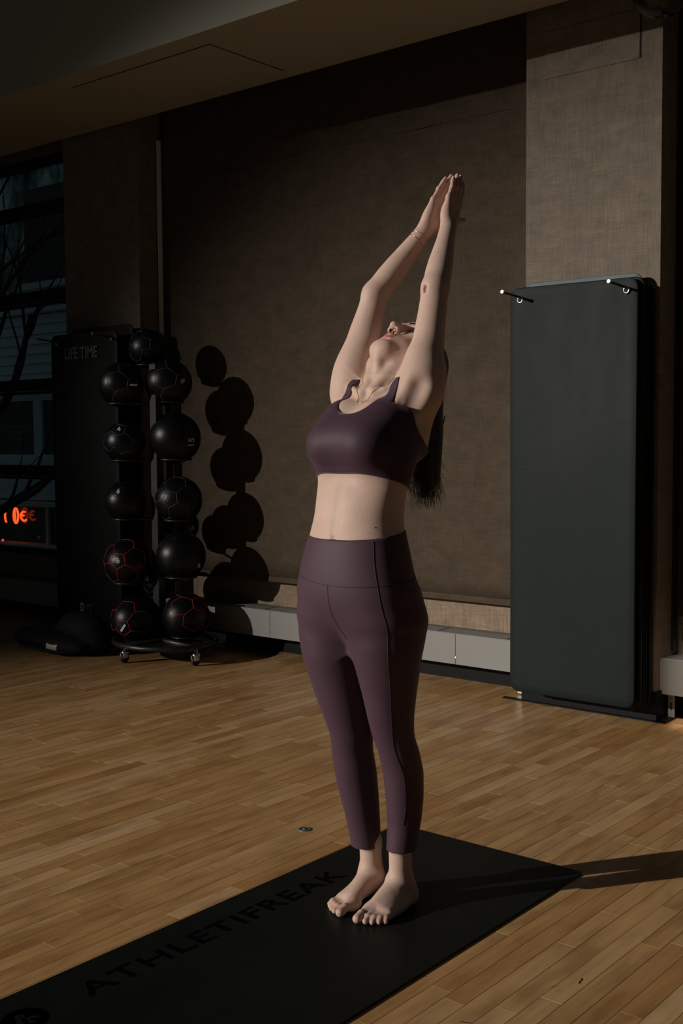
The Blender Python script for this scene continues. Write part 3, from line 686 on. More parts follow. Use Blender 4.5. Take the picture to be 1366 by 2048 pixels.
# ---------------------------------------------------------------- yoga mat
M_ymat = foam('yoga_mat_rubber', (.0068, .0088, .0078), .5, .22); M_yprint = plain('yoga_mat_print', (.0012, .0012, .0012), .6, spec=.04)
X0, X1, Y0, Y1 = -2.262, -1.575, 1.14, 3.03      # lies along the floor strips
t = thing('yoga_mat', 'long black yoga mat with dark lettering, under the barefoot woman', 'yoga mat', ((X0+X1)/2, (Y0+Y1)/2, 0)); c = t.location
bm = bmesh.new(); rslab(bm, X0-c.x, X1-c.x, Y0-c.y, Y1-c.y, 0, .0052, .018, 6, .0012)
for v in bm.verts: v.co = Vector((v.co.x, v.co.z, v.co.y + .0002))
bmesh.ops.recalc_face_normals(bm, faces=bm.faces); bobj('mat_sheet', bm, M_ymat, t)
R90 = Matrix.Rotation(math.radians(90), 4, 'Z')
place_text('lettering', 'ATHLETIFREAK', .098, Matrix.Translation((-2.137-c.x, 2.100-c.y, .0055)) @ R90 @ Matrix.Diagonal((1.30, .98, 1, 1)), M_yprint, t, depth=.0004, space=1.12, bold=.0020)
bm = bmesh.new(); cx, cy = -2.137-c.x, 1.468-c.y
for r1, r2 in ((.052, .0),):
    vs = [bm.verts.new((cx + r1*math.cos(a), cy + r1*1.05*math.sin(a), .0055)) for a in [2*math.pi*i/40 for i in range(40)]]; bm.faces.new(vs)
bmesh.ops.solidify(bm, geom=list(bm.faces), thickness=.0002); bobj('emblem_disc', bm, M_yprint, t)
bm = bmesh.new()
def poly(pts, z=.0058):
    bm.faces.new([bm.verts.new((cx - v*.1, cy + u*.1, z)) for u, v in pts])
poly([(-.36, -.28), (-.08, .30), (.06, .30), (-.20, -.28)]); poly([(.06, .30), (.12, .16), (.02, .06), (-.02, .16)])
poly([(.02, .02), (.20, .02), (.34, -.16), (.22, -.16), (.12, -.08), (.02, -.08)]); poly([(-.06, -.16), (.04, -.08), (.16, -.28), (.02, -.28)])
bobj('emblem_mark', bm, M_ymat, t)

# ---------------------------------------------------------------- medicine balls and their rack
M_ball = plain('ball_rubber', (.0032, .0042, .0048), .34, spec=.34, bump=.35, bscale=260)
M_ballc = plain('ball_rubber_dark', (.0035, .0035, .004), .5, spec=.3)
M_lbl = plain('ball_label_print', (.85, .88, .84), .5)
GR = {'blue': plain('groove_blue', (.010, .085, .125), .5), 'red': plain('groove_red', (.48, .022, .030), .5), 'grey': plain('groove_grey', (.06, .07, .07), .5), None: None}
def ico_axes():
    p = (1+5**.5)/2; vs = []
    for a in (-1, 1):
        for b in (-p, p): vs += [Vector((0, a, b)), Vector((a, b, 0)), Vector((b, 0, a))]
    return [v.normalized() for v in vs]
def med_ball(C, r, line, label_dir, txt, label, tx=.3, ts=.05, spin=0):
    t = thing('medicine_ball', label, 'medicine ball', C, 'medicine balls on the rack')
    d0 = Vector(label_dir).normalized()
    bm = bmesh.new(); bmesh.ops.create_uvsphere(bm, u_segments=56, v_segments=36, radius=r)
    bobj('ball', bm, M_ball, t, True)
    q = Vector((0, 0, 1)).rotation_difference(d0)
    fr = q.to_matrix() @ Matrix.Rotation(spin, 3, 'Z')
    if line:      # a pentagon round the label and seams running out from its corners
        bm = bmesh.new(); R_ = r*1.0015; pr = .36
        cor = [fr @ Vector((math.sin(pr)*math.cos(a), math.sin(pr)*math.sin(a), math.cos(pr))) for a in [2*math.pi*i/5 for i in range(5)]]
        def arc(a, b, n=7): return [((a*(1-k/n) + b*(k/n)).normalized())*R_ for k in range(n+1)]
        for i in range(5): tube(bm, arc(cor[i], cor[(i+1) % 5]), r*.014, 6)
        outer = [fr @ Vector((math.sin(.86)*math.cos(a), math.sin(.86)*math.sin(a), math.cos(.86))) for a in [2*math.pi*i/5 for i in range(5)]]
        for i in range(5):
            tube(bm, arc(cor[i], outer[i]), r*.012, 6)
            mids = []
            for sgn in (-1, 1):
                a = 2*math.pi*i/5 + sgn*.33
                m_ = fr @ Vector((math.sin(1.22)*math.cos(a), math.sin(1.22)*math.sin(a), math.cos(1.22))); tube(bm, arc(outer[i], m_), r*.012, 6); mids.append(m_)
            a2 = 2*math.pi*(i+1)/5 - .33
            n_ = fr @ Vector((math.sin(1.22)*math.cos(a2), math.sin(1.22)*math.sin(a2), math.cos(1.22))); tube(bm, arc(mids[1], n_), r*.012, 6)
        bobj('seam_groove', bm, GR[line], t, True)
    else:
        bm = bmesh.new()
        tube(bm, [fr @ (Vector((math.cos(a)*math.sin(.3), math.sin(a)*math.sin(.3), math.cos(.3)))*r*.9985) for a in [2*math.pi*i/32 for i in range(32)]], r*.008, 6, closed=True)
        bobj('moulded_ring', bm, M_ballc, t, True)
    if txt:
        me = text_mesh(txt, ts, .0006, 1.0, .0012); me.materials.clear()
        for v in me.vertices:
            x, y = v.co.x, v.co.y; p = Vector((x, y, 0)); k = fr @ Vector((math.sin(x/r), math.sin(y/r), 0)); 
            w = math.sqrt(max(0, 1 - math.sin(x/r)**2 - math.sin(y/r)**2)); k = fr @ Vector((math.sin(x/r), math.sin(y/r), w)); v.co = k.normalized()*(r*1.003 + v.co.z)
        obj('number', me, M_lbl, t)
    return t
def to_cam(C, dx, dy, r):
    """direction on a ball seen dx right, dy up of its centre as a part of its radius"""
    z = math.sqrt(max(.02, 1 - dx*dx - dy*dy)); v = (Vector((0, 0, EYE)) - Vector(C)).normalized()
    rt = Vector((0, 0, 1)).cross(v).normalized(); u = v.cross(rt); return rt*dx + u*dy + v*z
BALLS = [((-5.400, 4.71, 1.847), .121, 'blue', (-.2, .25), None, 'dark blue-grooved medicine ball at the very top of the rack', .05, 0),
 ((-5.412, 4.50, 1.620), .134, 'grey', (.55, .0), 'lb', 'black medicine ball with a pale bar label, left ball of second tier', .02, 0),
 ((-5.203, 4.69, 1.633), .141, 'blue', (.58, .06), '8', 'medicine ball with blue grooves and a pale 8, right ball of second tier', .048, -1.0),
 ((-5.385, 4.50, 1.276), .127, 'blue', (-.28, .62), '4', 'medicine ball with blue grooves and a pale 4, left ball of third tier', .045, .3),
 ((-5.153, 4.69, 1.301), .154, None, (.62, -.18), '15', 'largest plain black medicine ball, numbered 15 sideways', .062, 1.57),
 ((-5.387, 4.50, 0.923), .125, None, (-.35, .48), '6', 'plain black medicine ball with a pale number, left ball of fourth tier', .042, .2),
 ((-5.132, 4.69, 0.930), .143, 'grey', (-.35, .05), None, 'medicine ball with grey grooves, right ball of fourth tier', .05, .4),
 ((-5.379, 4.50, 0.555), .143, 'red', (-.42, .08), '8', 'medicine ball with red grooves and a pale 8, left ball of fifth tier', .046, .5),
 ((-5.107, 4.68, 0.595), .149, None, (.70, -.40), '8', 'plain glossy black medicine ball, right ball of fifth tier', .040, .6),
 ((-5.325, 4.50, 0.211), .143, 'red', (-.50, -.32), 'lb', 'medicine ball with red grooves, left ball of the lowest tier', .022, .9),
 ((-5.060, 4.67, 0.236), .142, 'red', (.55, .50), None, 'medicine ball with red grooves curving across it, right ball of lowest tier', .05, 1.9),
 ((-5.42, 4.80, .41), .115, 'blue', (-.3, .3), None, 'medicine ball at the back of the rack, half hidden between the lowest tiers', .04, 0),
 ((-5.30, 4.86, .76), .112, None, (.6, -.2), '10', 'medicine ball at the back of the rack behind the glossy one', .035, .5)]
for C_, r, line, (dx, dy), txt, lab, ts, spin in BALLS:
    dv = to_cam(C_, dx, dy, r)
    b_ = med_ball(C_, r, line, dv, None, lab)
    if txt:
        fr_z = dv.normalized(); rt = Vector((0, 0, 1)).cross(fr_z).normalized(); u_ = fr_z.cross(rt)
        ca, sa = math.cos(spin), math.sin(spin); ex, ey = rt*ca + u_*sa, u_*ca - rt*sa
        if txt == 'lb':
            me = bpy.data.meshes.new('label_bar'); nn = 8; hw, hh = r*.20, r*.045; vs = []
            for i in range(nn+1):
                for s_ in (-1, 1): vs.append(tuple((fr_z*r + ex*(hw*(2*i/nn-1)) + ey*hh*s_).normalized()*(r*1.008)))
            me.from_pydata(vs, [], [(2*i, 2*i+2, 2*i+3, 2*i+1) for i in range(nn)]); obj('label_bar', me, M_lbl, b_)
        else:
            me = text_mesh(txt, ts, .0006, 1.0, .0016); me.materials.clear()
            for v in me.vertices: v.co = (fr_z*r + ex*v.co.x + ey*v.co.y).normalized()*(r*1.011)
            obj('number', me, M_lbl, b_)
RCX, RCY = -5.215, 4.60
rk = thing('ball_rack', 'black wheeled stand carrying the tower of medicine balls', 'rack', (RCX, RCY, 0)); 
bm = bmesh.new(); box(bm, (-.028, -.028, .10), (.028, .028, 1.74), .004); box(bm, (.055, .06, .10), (.075, .10, 1.68), .003); bobj('post', bm, M_blackmetal, rk)
bm = bmesh.new()
pts = [(.08+.33*math.cos(a), -.03+.28*math.sin(a), .098) for a in [2*math.pi*i/40 for i in range(40)]]; tube(bm, pts, .016, 10, closed=True)
tube(bm, [(-.24, 0, .098), (.42, -.08, .098)], .016, 10); tube(bm, [(.035, -.29, .098), (.1, .24, .098)], .016, 10)
vs = [bm.verts.new((.08+.31*math.cos(a), -.03+.26*math.sin(a), .094)) for a in [2*math.pi*i/40 for i in range(40)]]; bm.faces.new(vs)
bobj('base', bm, M_blackmetal, rk, True)
for C_, r, *_ in BALLS:
    o = Vector((C_[0]-RCX, C_[1]-RCY, C_[2])); bm = bmesh.new(); rr = r*.62; zz = o.z - math.sqrt((r+.006)**2 - rr**2)
    tube(bm, [(o.x + rr*math.cos(a), o.y + rr*math.sin(a), zz) for a in [2*math.pi*i/28 for i in range(28)]], .006, 8, closed=True); bobj('cradle_ring', bm, M_blackmetal, rk, True)
    e = Vector((o.x, o.y, 0)); e = e.normalized()*max(0, e.length - rr) if e.length > rr else e*0
    if e.length > .01: bm = bmesh.new(); tube(bm, [(0, 0, zz), (e.x, e.y, zz)], .009, 8); bobj('cradle_arm', bm, M_blackmetal, rk)
for px, py in ((.035, -.30), (.43, -.11), (-.27, .06), (.12, .235)):
    bm = bmesh.new(); lathe(bm, [(.010, .098), (.012, .072), (.024, .070), (.025, .058), (.020, .054)], (px, py, 0), 18); box(bm, (px-.016, py-.026, .030), (px-.012, py+.014, .060), .001); box(bm, (px+.012, py-.026, .030), (px+.016, py+.014, .060), .001)
    fk = bobj('caster', bm, M_steel, rk, True)
    bm = bmesh.new(); lathe(bm, [(.020, -.011), (.0265, -.009), (.0275, 0), (.0265, .009), (.020, .011)], (px, py-.006, .0280), 22, axis=0); bobj('wheel', bm, M_rubber, fk, True)

# ---------------------------------------------------------------- black bag on the floor by the left mats
M_bag = plain('bag_cloth', (.006, .006, .007), .8, spec=.2, bump=.8, bscale=45)
def blob_mesh(parts, lo, hi, h):
    F = Field(np.arange(lo[0], hi[0], h), np.arange(lo[1], hi[1], h), np.arange(lo[2], hi[2], h))
    for kind, a in parts: getattr(F, kind)(*a[:-1], k=a[-1])
    V, Q = surface_nets(F.f, F.xs, F.ys, F.zs, 2); return np_mesh('blob', V, Q)
def np_mesh(name, V, Q):
    me = bpy.data.meshes.new(name); me.vertices.add(len(V)); me.vertices.foreach_set('co', np.asarray(V, np.float32).ravel())
    me.loops.add(Q.size); me.loops.foreach_set('vertex_index', Q.astype(np.int32).ravel())
    me.polygons.add(len(Q)); me.polygons.foreach_set('loop_start', np.arange(0, Q.size, 4, dtype=np.int32)); me.polygons.foreach_set('loop_total', np.full(len(Q), 4, np.int32))
    me.update(calc_edges=True); me.validate(); me.shade_smooth(); return me
bag = thing('gym_bag', 'slumped black gym bag with a pale label, on the floor beside the ball rack', 'bag', (-5.80, 4.31, 0)); bc = bag.location
prt = [('ell', ((.00, .02, .060), (.30, .14, .068), .04)), ('ell', ((-.24, -.02, .062), (.15, .11, .064), .05)), ('ell', ((.14, .08, .12), (.19, .11, .12), .05)), ('ell', ((.03, .08, .15), (.10, .09, .075), .05)), ('ell', ((.27, .05, .07), (.12, .10, .075), .04)), ('ell', ((.12, -.07, .05), (.20, .07, .052), .04))]
bobjm = obj('bag_body', blob_mesh(prt, (-.44, -.2, -.02), (.44, .26, .29), .010), M_bag, bag)
bobjm.data.transform(Matrix.Translation((0, 0, .004)))
bm = bmesh.new(); tube(bm, [(-.34, -.06, .07), (-.22, -.135, .035), (.0, -.155, .03), (.18, -.15, .028), (.32, -.06, .05)], [.008, .011, .012, .011, .008], 8); bobj('strap', bm, M_bag, bag, True)
def dropped_label(target, cx, cz, w, h, mat, name, par):
    tree = BVHTree.FromPolygons([v.co for v in target.data.vertices], [p.vertices for p in target.data.polygons]); vs = []; n = 8
    for j in range(4):
        for i in range(n+1):
            x_, z_ = cx + w*(i/n-.5) + .004*j, cz + h*(j/3-.5) - .006*math.sin(i/n*3.1)
            hit = tree.ray_cast(Vector((x_, -1, z_)), Vector((0, 1, 0)))[0]; vs.append((x_, (hit.y if hit else -.1) - .0035, z_))
    me = bpy.data.meshes.new(name); me.from_pydata(vs, [], [(j*(n+1)+i, j*(n+1)+i+1, (j+1)*(n+1)+i+1, (j+1)*(n+1)+i) for j in range(3) for i in range(n)]); return obj(name, me, mat, par)
dropped_label(bobjm, .085, .048, .105, .05, plain('paper_label', (.42, .40, .37), .6), 'label_patch', bag)

# ---------------------------------------------------------------- small things
fp = thing('floor_socket', 'small round metal floor socket left of the yoga mat', 'floor socket', (-2.481, 2.806, 0))
bm = bmesh.new(); lathe(bm, [(.0, .0004), (.020, .0004), (.0215, .0012), (.0200, .0022), (.0160, .0024), (.0150, .0014), (.0, .0014)], (0, 0, 0), 28); bobj('ring', bm, plain('dull_zinc', (.26, .28, .29), .4, metal=.7), fp, True)
bm = bmesh.new(); lathe(bm, [(.0, .0014), (.009, .0014), (.0085, .0026), (.0, .0028)], (0, 0, 0), 20); bobj('cap', bm, M_gr, fp, True)
sc_ = plain('scuff', (.02, .014, .010), .7)
def on_floor(pts, r_):
    bm = bmesh.new(); tube(bm, [(a, b, .0002) for a, b in pts], r_, 6)
    for v in bm.verts: v.co.z = max(.0001, min(v.co.z, .0011))
    return bm
for k, (x_, y_, a_, l_) in enumerate(((-1.262, 2.415, 1.9, .030), (-1.575, 2.20, .3, .020), (-1.37, 2.08, .5, .020), (-.99, 2.30, 1.2, .012), (-2.02, 2.97, .4, .014))):
    o = bobj('debris_shred', on_floor([(x_ + math.cos(a_)*l_*s + .002*math.sin(5*s), y_ + math.sin(a_)*l_*s) for s in (-.5, -.2, .15, .5)], .0012), sc_)
    o['label'] = ('tiny black shred on the bare floor right of the yoga mat', 'small dark shred on floor beside the near right mat edge', 'small dark shred nearest the bottom edge beside the mat', 'tiny dark speck on the floor near the right edge', 'tiny dark speck on floor past the mat end')[k]; o['category'] = 'debris'; o['group'] = 'bits of debris on the floor'
# black dome speaker under the soffit, with its pale bracket
dm = thing('dome_speaker', 'round black dome hanging below the soffit at the top right corner', 'speaker', (-2.075, 4.62, 3.29))
bm = bmesh.new(); R_ = .125
lathe(bm, [(.001, -.175)] + [(R_*math.sin(a), -.14 - R_*math.cos(a)) for a in [math.radians(q) for q in range(8, 91, 8)]] + [(R_, -.10), (R_*.96, -.06), (.07, -.03), (.03, -.02), (.001, -.012)], (0, 0, 0), 40); bobj('dome', bm, plain('black_gloss_dome', (.004, .004, .004), .25), dm, True)
bm = bmesh.new(); lathe(bm, [(.001, -.012), (.055, -.012), (.06, -.006), (.06, 0), (.001, 0)], (0, 0, 0), 28); bobj('ceiling_mount', bm, M_blackmetal, dm, True)
br = rbox('bracket_plate', (-.22, -.02, -.075), (-.12, .05, -.062), M_heater, dm, bev=.002, label='pale bracket plate')
br2 = rbox('bracket_stem', (-.165, .005, -.062), (-.155, .015, 0), M_heater, dm)
# ---------------------------------------------------------------- outside the left window: a clapboard shop front at dusk
M_clap = plain('clapboard_paint', (.74, .88, .92), .8, bump=.2, bscale=25); M_trimw = plain('window_trim_paint', (.70, .84, .88), .6); M_brickd, t, b = nodes('ivy_and_masonry'); t.links.new(mix(t, 'MULTIPLY', ramp(t, mapped_noise(t, (2.2, 2.2, 1.6), 9), [(.40, (.10, .13, .12)), (.5, (.5, .68, .66)), (.60, (1.6, 2.0, 2.0))]), (.42, .50, .49)), b.inputs['Base Color']); b.inputs['Roughness'].default_value = .9
M_gl2 = plain('shop_glass', (.012, .018, .018), .08); M_post = plain('poster_print', (.11, .14, .14), .7); M_bark = plain('wet_bark', (.030, .026, .020), .85, bump=1, bscale=30)
M_street = plain('asphalt', (.06, .065, .07), .8, bump=.5, bscale=20)
rbox('ground_outside', (-24, 5.3, -1.9), (-6, 14, -1.0), M_street, kind='structure')
bd = thing('neighbour_building', 'pale clapboard building front seen through the left window at dusk', 'building', (-13.5, 9.0, -1.0)); c = bd.location
def B(nm, lo, hi, m, par=bd, bev=0, **k): return rbox(nm, [a-b for a, b in zip(lo, c)], [a-b for a, b in zip(hi, c)], m, par, bev, **k)
B('wall', (-18, 9.10, -1), (-9.5, 9.4, 7), M_brickd)
for k in range(7):
    z = 2.03 + k*.125
    bm = bmesh.new(); v = [bm.verts.new(Vector(p) - c) for p in ((-18, 9.10, z), (-9.5, 9.10, z), (-9.5, 9.055, z), (-18, 9.055, z), (-18, 9.10, z+.12), (-9.5, 9.10, z+.12), (-9.5, 9.09, z+.12), (-18, 9.09, z+.12))]
    for f in ((0, 1, 2, 3), (3, 2, 6, 7), (7, 6, 5, 4), (0, 3, 7, 4), (1, 5, 6, 2)): bm.faces.new([v[i] for i in f])
    bmesh.ops.recalc_face_normals(bm, faces=bm.faces); bobj('clapboard', bm, M_clap, bd)
B('cornice', (-18, 8.92, 1.92), (-9.5, 9.1, 2.02), M_trimw, bev=.01); B('cornice', (-18, 8.98, 2.92), (-9.5, 9.1, 2.98), M_trimw, bev=.01)
for x0, x1 in ((-14.2, -12.53), (-12.53, -10.9)):
    wf = B('window_frame', (x0, 9.03, 1.80), (x1, 9.10, 1.90), M_trimw)
    for a, b_, z0, z1 in ((x0, x1, 1.00, 1.10), (x0, x0+.09, 1.10, 1.80), (x1-.09, x1, 1.10, 1.80)): B('frame_rail', (a, 9.03, z0), (b_, 9.10, z1), M_trimw, bd)
    B('pane', (x0+.09, 9.07, 1.10), (x1-.09, 9.095, 1.80), M_gl2)
B('sill', (-18, 8.88, .93), (-9.5, 9.1, 1.0), M_trimw, bev=.01); B('sill', (-18, 8.95, .86), (-9.5, 9.1, .90), M_clap)
for z, w_, s_ in ((1.74, .20, .06), (1.66, .12, .06), (1.47, .62, .05), (1.39, .48, .05), (1.30, .18, .06), (1.13, .5, .04)):
    B('poster_line', (-13.0 - w_/2, 9.062, z-.02), (-13.0 + w_/2, 9.069, z+.02-.0), M_post)
B('awning_board', (-18, 8.9, .52), (-9.5, 9.05, .80), M_clap, bev=.01); B('ledge', (-18, 8.8, .44), (-9.5, 9.05, .50), M_trimw, bev=.01)
B('shop_window', (-13.9, 9.06, -.05), (-12.40, 9.098, .40), M_gl2); B('shop_window_post', (-12.40, 9.02, -.1), (-12.34, 9.10, .44), M_trimw)
B('shop_window', (-12.34, 9.06, -.05), (-10.9, 9.098, .40), M_gl2); B('stone_step', (-18, 8.9, -.16), (-9.5, 9.1, -.06), M_trimw, bev=.01)
for x0 in (-14.4, -12.75, -11.2):
    B('upper_window', (x0, 9.05, 3.30), (x0+.85, 9.098, 4.5), M_gl2); B('upper_sill', (x0-.06, 8.98, 3.22), (x0+.91, 9.1, 3.30), M_trimw)
ns = thing('neon_sign', 'glowing orange-red neon lettering in the shop window outside', 'sign', (-13.02, 8.99, .27)); M_neon = plain('neon_orange', (.9, .1, .03), .5, emit=(1, .085, .02), es=1.6)
def neon(pts): 
    bm = bmesh.new(); tube(bm, pts, .014, 8); bobj('neon_tube', bm, M_neon, ns, True)
neon([(-.19 + .035*math.cos(a), 0, .01 + .085*math.sin(a)) for a in [math.radians(q) for q in range(100, 270, 20)]])
neon([(.02 + .052*math.cos(a), 0, .02 + .10*math.sin(a)) for a in [math.radians(q) for q in range(0, 361, 24)]]); neon([(.02, -.02, .10), (.035, -.02, 0), (.03, -.02, -.06)])
neon([(.20 + .07*math.cos(a), 0, .02 + .06*math.sin(a)) for a in [math.radians(q) for q in range(70, 320, 22)]]); neon([(.14, 0, .03), (.20, 0, .03)])
rl = thing('red_lamp', 'tiny pinkish-red lamp below the neon lettering outside', 'lamp', (-13.0, 8.78, -.02)); bm = bmesh.new(); bmesh.ops.create_icosphere(bm, subdivisions=2, radius=.018); bobj('bulb', bm, plain('red_lamp_glow', (.6, .1, .12), .5, emit=(.8, .07, .10), es=1), rl, True); bm = bmesh.new(); cyl(bm, (0, .012, 0), (0, .12, 0), .010, 10); bobj('lamp_arm', bm, M_blackmetal, rl)
wl = thing('wall_lamp', 'small bright white lamp outside at the top of the left window', 'lamp', (-11.98, 8.8, 5.05)); bm = bmesh.new(); bmesh.ops.create_icosphere(bm, subdivisions=2, radius=.032); bobj('bulb', bm, plain('white_lamp_glow', (.9, .95, .9), .5, emit=(.9, 1, .95), es=1.2), wl, True)
bm = bmesh.new(); box(bm, (-.05, .04, -.10), (.05, .30, .06), .01); bobj('lamp_housing', bm, M_trimw, wl)
def branch(bm, p, d, r, L, depth):
    pts, rs = [p], [r]; n = 7
    for i in range(n):
        d = (d + Vector((random.uniform(-.16, .16), random.uniform(-.1, .1), random.uniform(-.12, .14)))).normalized(); p = p + d*L/n; pts.append(p); rs.append(r*(1 - .7*(i+1)/n))
    tube(bm, pts, rs, 7)
    if depth:
        for k in range(3 if depth > 1 else 2):
            i = random.randint(2, n-1); dd = (pts[i+1]-pts[i]).normalized(); s_ = random.choice((-1, 1))
            nd = (dd + Vector((.5*s_*random.random(), random.uniform(-.3, .3), .55*random.random()))).normalized(); branch(bm, pts[i], nd, rs[i]*.62, L*.62, depth-1)
tr = thing('bare_tree', 'leafless tree with forking branches outside the left window', 'tree', (-11.45, 7.9, -1.0))
bm = bmesh.new(); tube(bm, [(-1.2, 0, 0), (-1.15, 0, 1.0), (-1.0, .05, 2.0), (-.85, .02, 3.2), (-.9, 0, 4.4), (-.7, 0, 6)], [.17, .14, .12, .10, .07, .04], 12); bobj('trunk', bm, M_bark, tr, True)
for a, d, r, L in (((-1.13, 0, 1.12), (.85, -.02, .42), .075, 2.3), ((-1.0, .03, 2.15), (.80, .05, .55), .080, 2.1), ((-.92, .02, 2.75), (.72, 0, .7), .05, 1.6), ((-.86, .02, 3.3), (.75, 0, .62), .045, 2.0), ((-.88, 0, 4.0), (.8, .1, .3), .035, 1.8), ((-.9, 0, 4.5), (.7, 0, .5), .03, 1.6), ((-.95, 0, 3.6), (-.7, 0, .6), .04, 1.4)):
    bm = bmesh.new(); branch(bm, Vector(a), Vector(d).normalized(), r, L, 2); bobj('branch', bm, M_bark, tr, True)
# ---------------------------------------------------------------- the woman
def skin_mat():
    m, t, b = nodes('skin')
    at = t.nodes.new('ShaderNodeAttribute'); at.attribute_name = 'tint'
    n = mapped_noise(t, (14, 14, 14), 5); n2 = mapped_noise(t, (160, 160, 160), 3)
    c = mix(t, 'MULTIPLY', at.outputs['Color'], ramp(t, n, [(.3, (.93, .89, .87)), (.7, (1.05, 1.05, 1.05))]))
    c = mix(t, 'MULTIPLY', c, ramp(t, n2, [(.3, (.96, .94, .94)), (.7, (1.03, 1.03, 1.03))]))
    t.links.new(c, b.inputs['Base Color']); b.inputs['Roughness'].default_value = .55; b.inputs['Specular IOR Level'].default_value = .30
    b.inputs['Subsurface Weight'].default_value = .35; b.inputs['Subsurface Radius'].default_value = (.018, .0055, .0025); b.inputs['Subsurface Scale'].default_value = 1
    bp = t.nodes.new('ShaderNodeBump'); bp.inputs['Strength'].default_value = .10; bp.inputs['Distance'].default_value = .0006; t.links.new(n2, bp.inputs['Height']); t.links.new(bp.outputs[0], b.inputs['Normal'])
    return m
M_skin = skin_mat()
def stretch(name, col):
    m, t, b = nodes(name); n = mapped_noise(t, (500, 500, 500), 2); n2 = mapped_noise(t, (6, 6, 6), 4)
    c = mix(t, 'MULTIPLY', ramp(t, n, [(.3, (.92,)*3), (.7, (1.08,)*3)]), col); c = mix(t, 'MULTIPLY', c, ramp(t, n2, [(.3, (.92, .92, .92)), (.7, (1.06, 1.06, 1.06))]))
    t.links.new(c, b.inputs['Base Color']); b.inputs['Roughness'].default_value = .62; b.inputs['Specular IOR Level'].default_value = .28
    b.inputs['Sheen Weight'].default_value = .25; b.inputs['Sheen Roughness'].default_value = .4; b.inputs['Sheen Tint'].default_value = (.8, .6, .75, 1)
    bp = t.nodes.new('ShaderNodeBump'); bp.inputs['Strength'].default_value = .12; bp.inputs['Distance'].default_value = .0006; t.links.new(n, bp.inputs['Height']); t.links.new(bp.outputs[0], b.inputs['Normal'])
    return m
M_top = stretch('plum_top_fabric', (.055, .028, .043)); M_leg = stretch('plum_legging_fabric', (.066, .034, .050)); M_seam = plain('seam_thread', (.035, .018, .025), .7)
ORG = Vector((-1.905, 2.45, .0058))
who = thing('person', 'barefoot woman in plum sports top and leggings bending back, palms pressed overhead', 'person', ORG)
F, hands_, feet_ = build_body(BODY_H)
V, Q = surface_nets(F.f, F.xs, F.ys, F.zs, 1)
body = obj('body', np_mesh('body', V, Q), M_skin, who)
tint = np.ones((len(V), 4)); base = np.array([.575, .42, .35]); tint[:, :3] = base
def paint(c, r, col, amt=1.0, soft=.5, M=None, only=None):
    c = np.asarray(c, float); p = V - c
    if M is not None: p = p @ np.array(M).T
    rr = np.sqrt(((p/np.asarray(r))**2).sum(1)); w = np.clip((1 - rr)/soft, 0, 1)*amt
    if only is not None: w = w*only
    tint[:, :3] = tint[:, :3]*(1-w[:, None]) + np.array(col)*w[:, None]
HS = 1.04; HM = np.array([V3(1, 0, 0), FN, FU])
hl = ((V - HC) @ HM.T)/HS             # vertex positions in head space (x, forward, up)
HP = lambda x, f, u: HC + V3(x*HS, 0, 0) + FN*f*HS + FU*u*HS
lipz = np.abs(hl[:, 2] + .0570 - .0); wid = .026
curve = -.0565 - .0015*np.cos(hl[:, 0]/.02)
upr = np.clip((1 - ((hl[:, 0]/.0265)**2 + ((hl[:, 2] + .0525)/.0068)**2))/.25, 0, 1); lwr = np.clip((1 - ((hl[:, 0]/.0245)**2 + ((hl[:, 2] + .0645)/.0098)**2))/.25, 0, 1)
w = np.maximum(upr, lwr)*(hl[:, 1] > .076)
tint[:, :3] = tint[:, :3]*(1-w[:, None]) + np.array([.46, .165, .150])*w[:, None]
for s in (-1, 1):
    paint(HP(s*.0068, .101, -.033), (.0058, .012, .009), (.045, .012, .008), 1.0, .35)          # nostrils, shade of the hollows put into the colour
    paint(HP(s*.045, .065, -.015), (.03, .03, .03), (.60, .29, .22), .6, 1)            # cheeks
    paint(HP(s*.031, .089, .012), (.017, .012, .012), (.36, .19, .15), .7, .8)         # lids
for tips, (d_, w_, n_) in hands_:
    for p_, r_ in tips: paint(p_ , (r_*.75, r_*.9, r_*.9), (.62, .36, .32), .8, .4)
for tp, rr_ in feet_:
    for p_, r_ in zip(tp, rr_): paint(p_, (r_*.72, r_*.62, r_*.55), (.60, .38, .34), .8, .25); paint(p_ - V3(0, 0, .004), (.012, .016, .012), (.60, .37, .30), .4, 1)
paint((.115, .01, 1.415), (.045, .05, .05), (.52, .33, .26), .5, 1); paint((0, -.178, 1.036), (.008, .012, .010), (.40, .20, .14), .7, .8)
for e_ in (EL_L, EL_R): paint(e_, (.03, .03, .03), (.58, .30, .22), .5, 1)
ca = body.data.color_attributes.new('tint', 'FLOAT_COLOR', 'POINT'); ca.data.foreach_set('color', tint.astype(np.float32).ravel())

# clothing: shells cut from the same field
def sub_field(F, lo, hi):
    sl = tuple(slice(int(np.searchsorted(a, l)), int(np.searchsorted(a, h))) for a, l, h in zip((F.xs, F.ys, F.zs), lo, hi))
    return F.f[sl].copy(), F.xs[sl[0]], F.ys[sl[1]], F.zs[sl[2]]
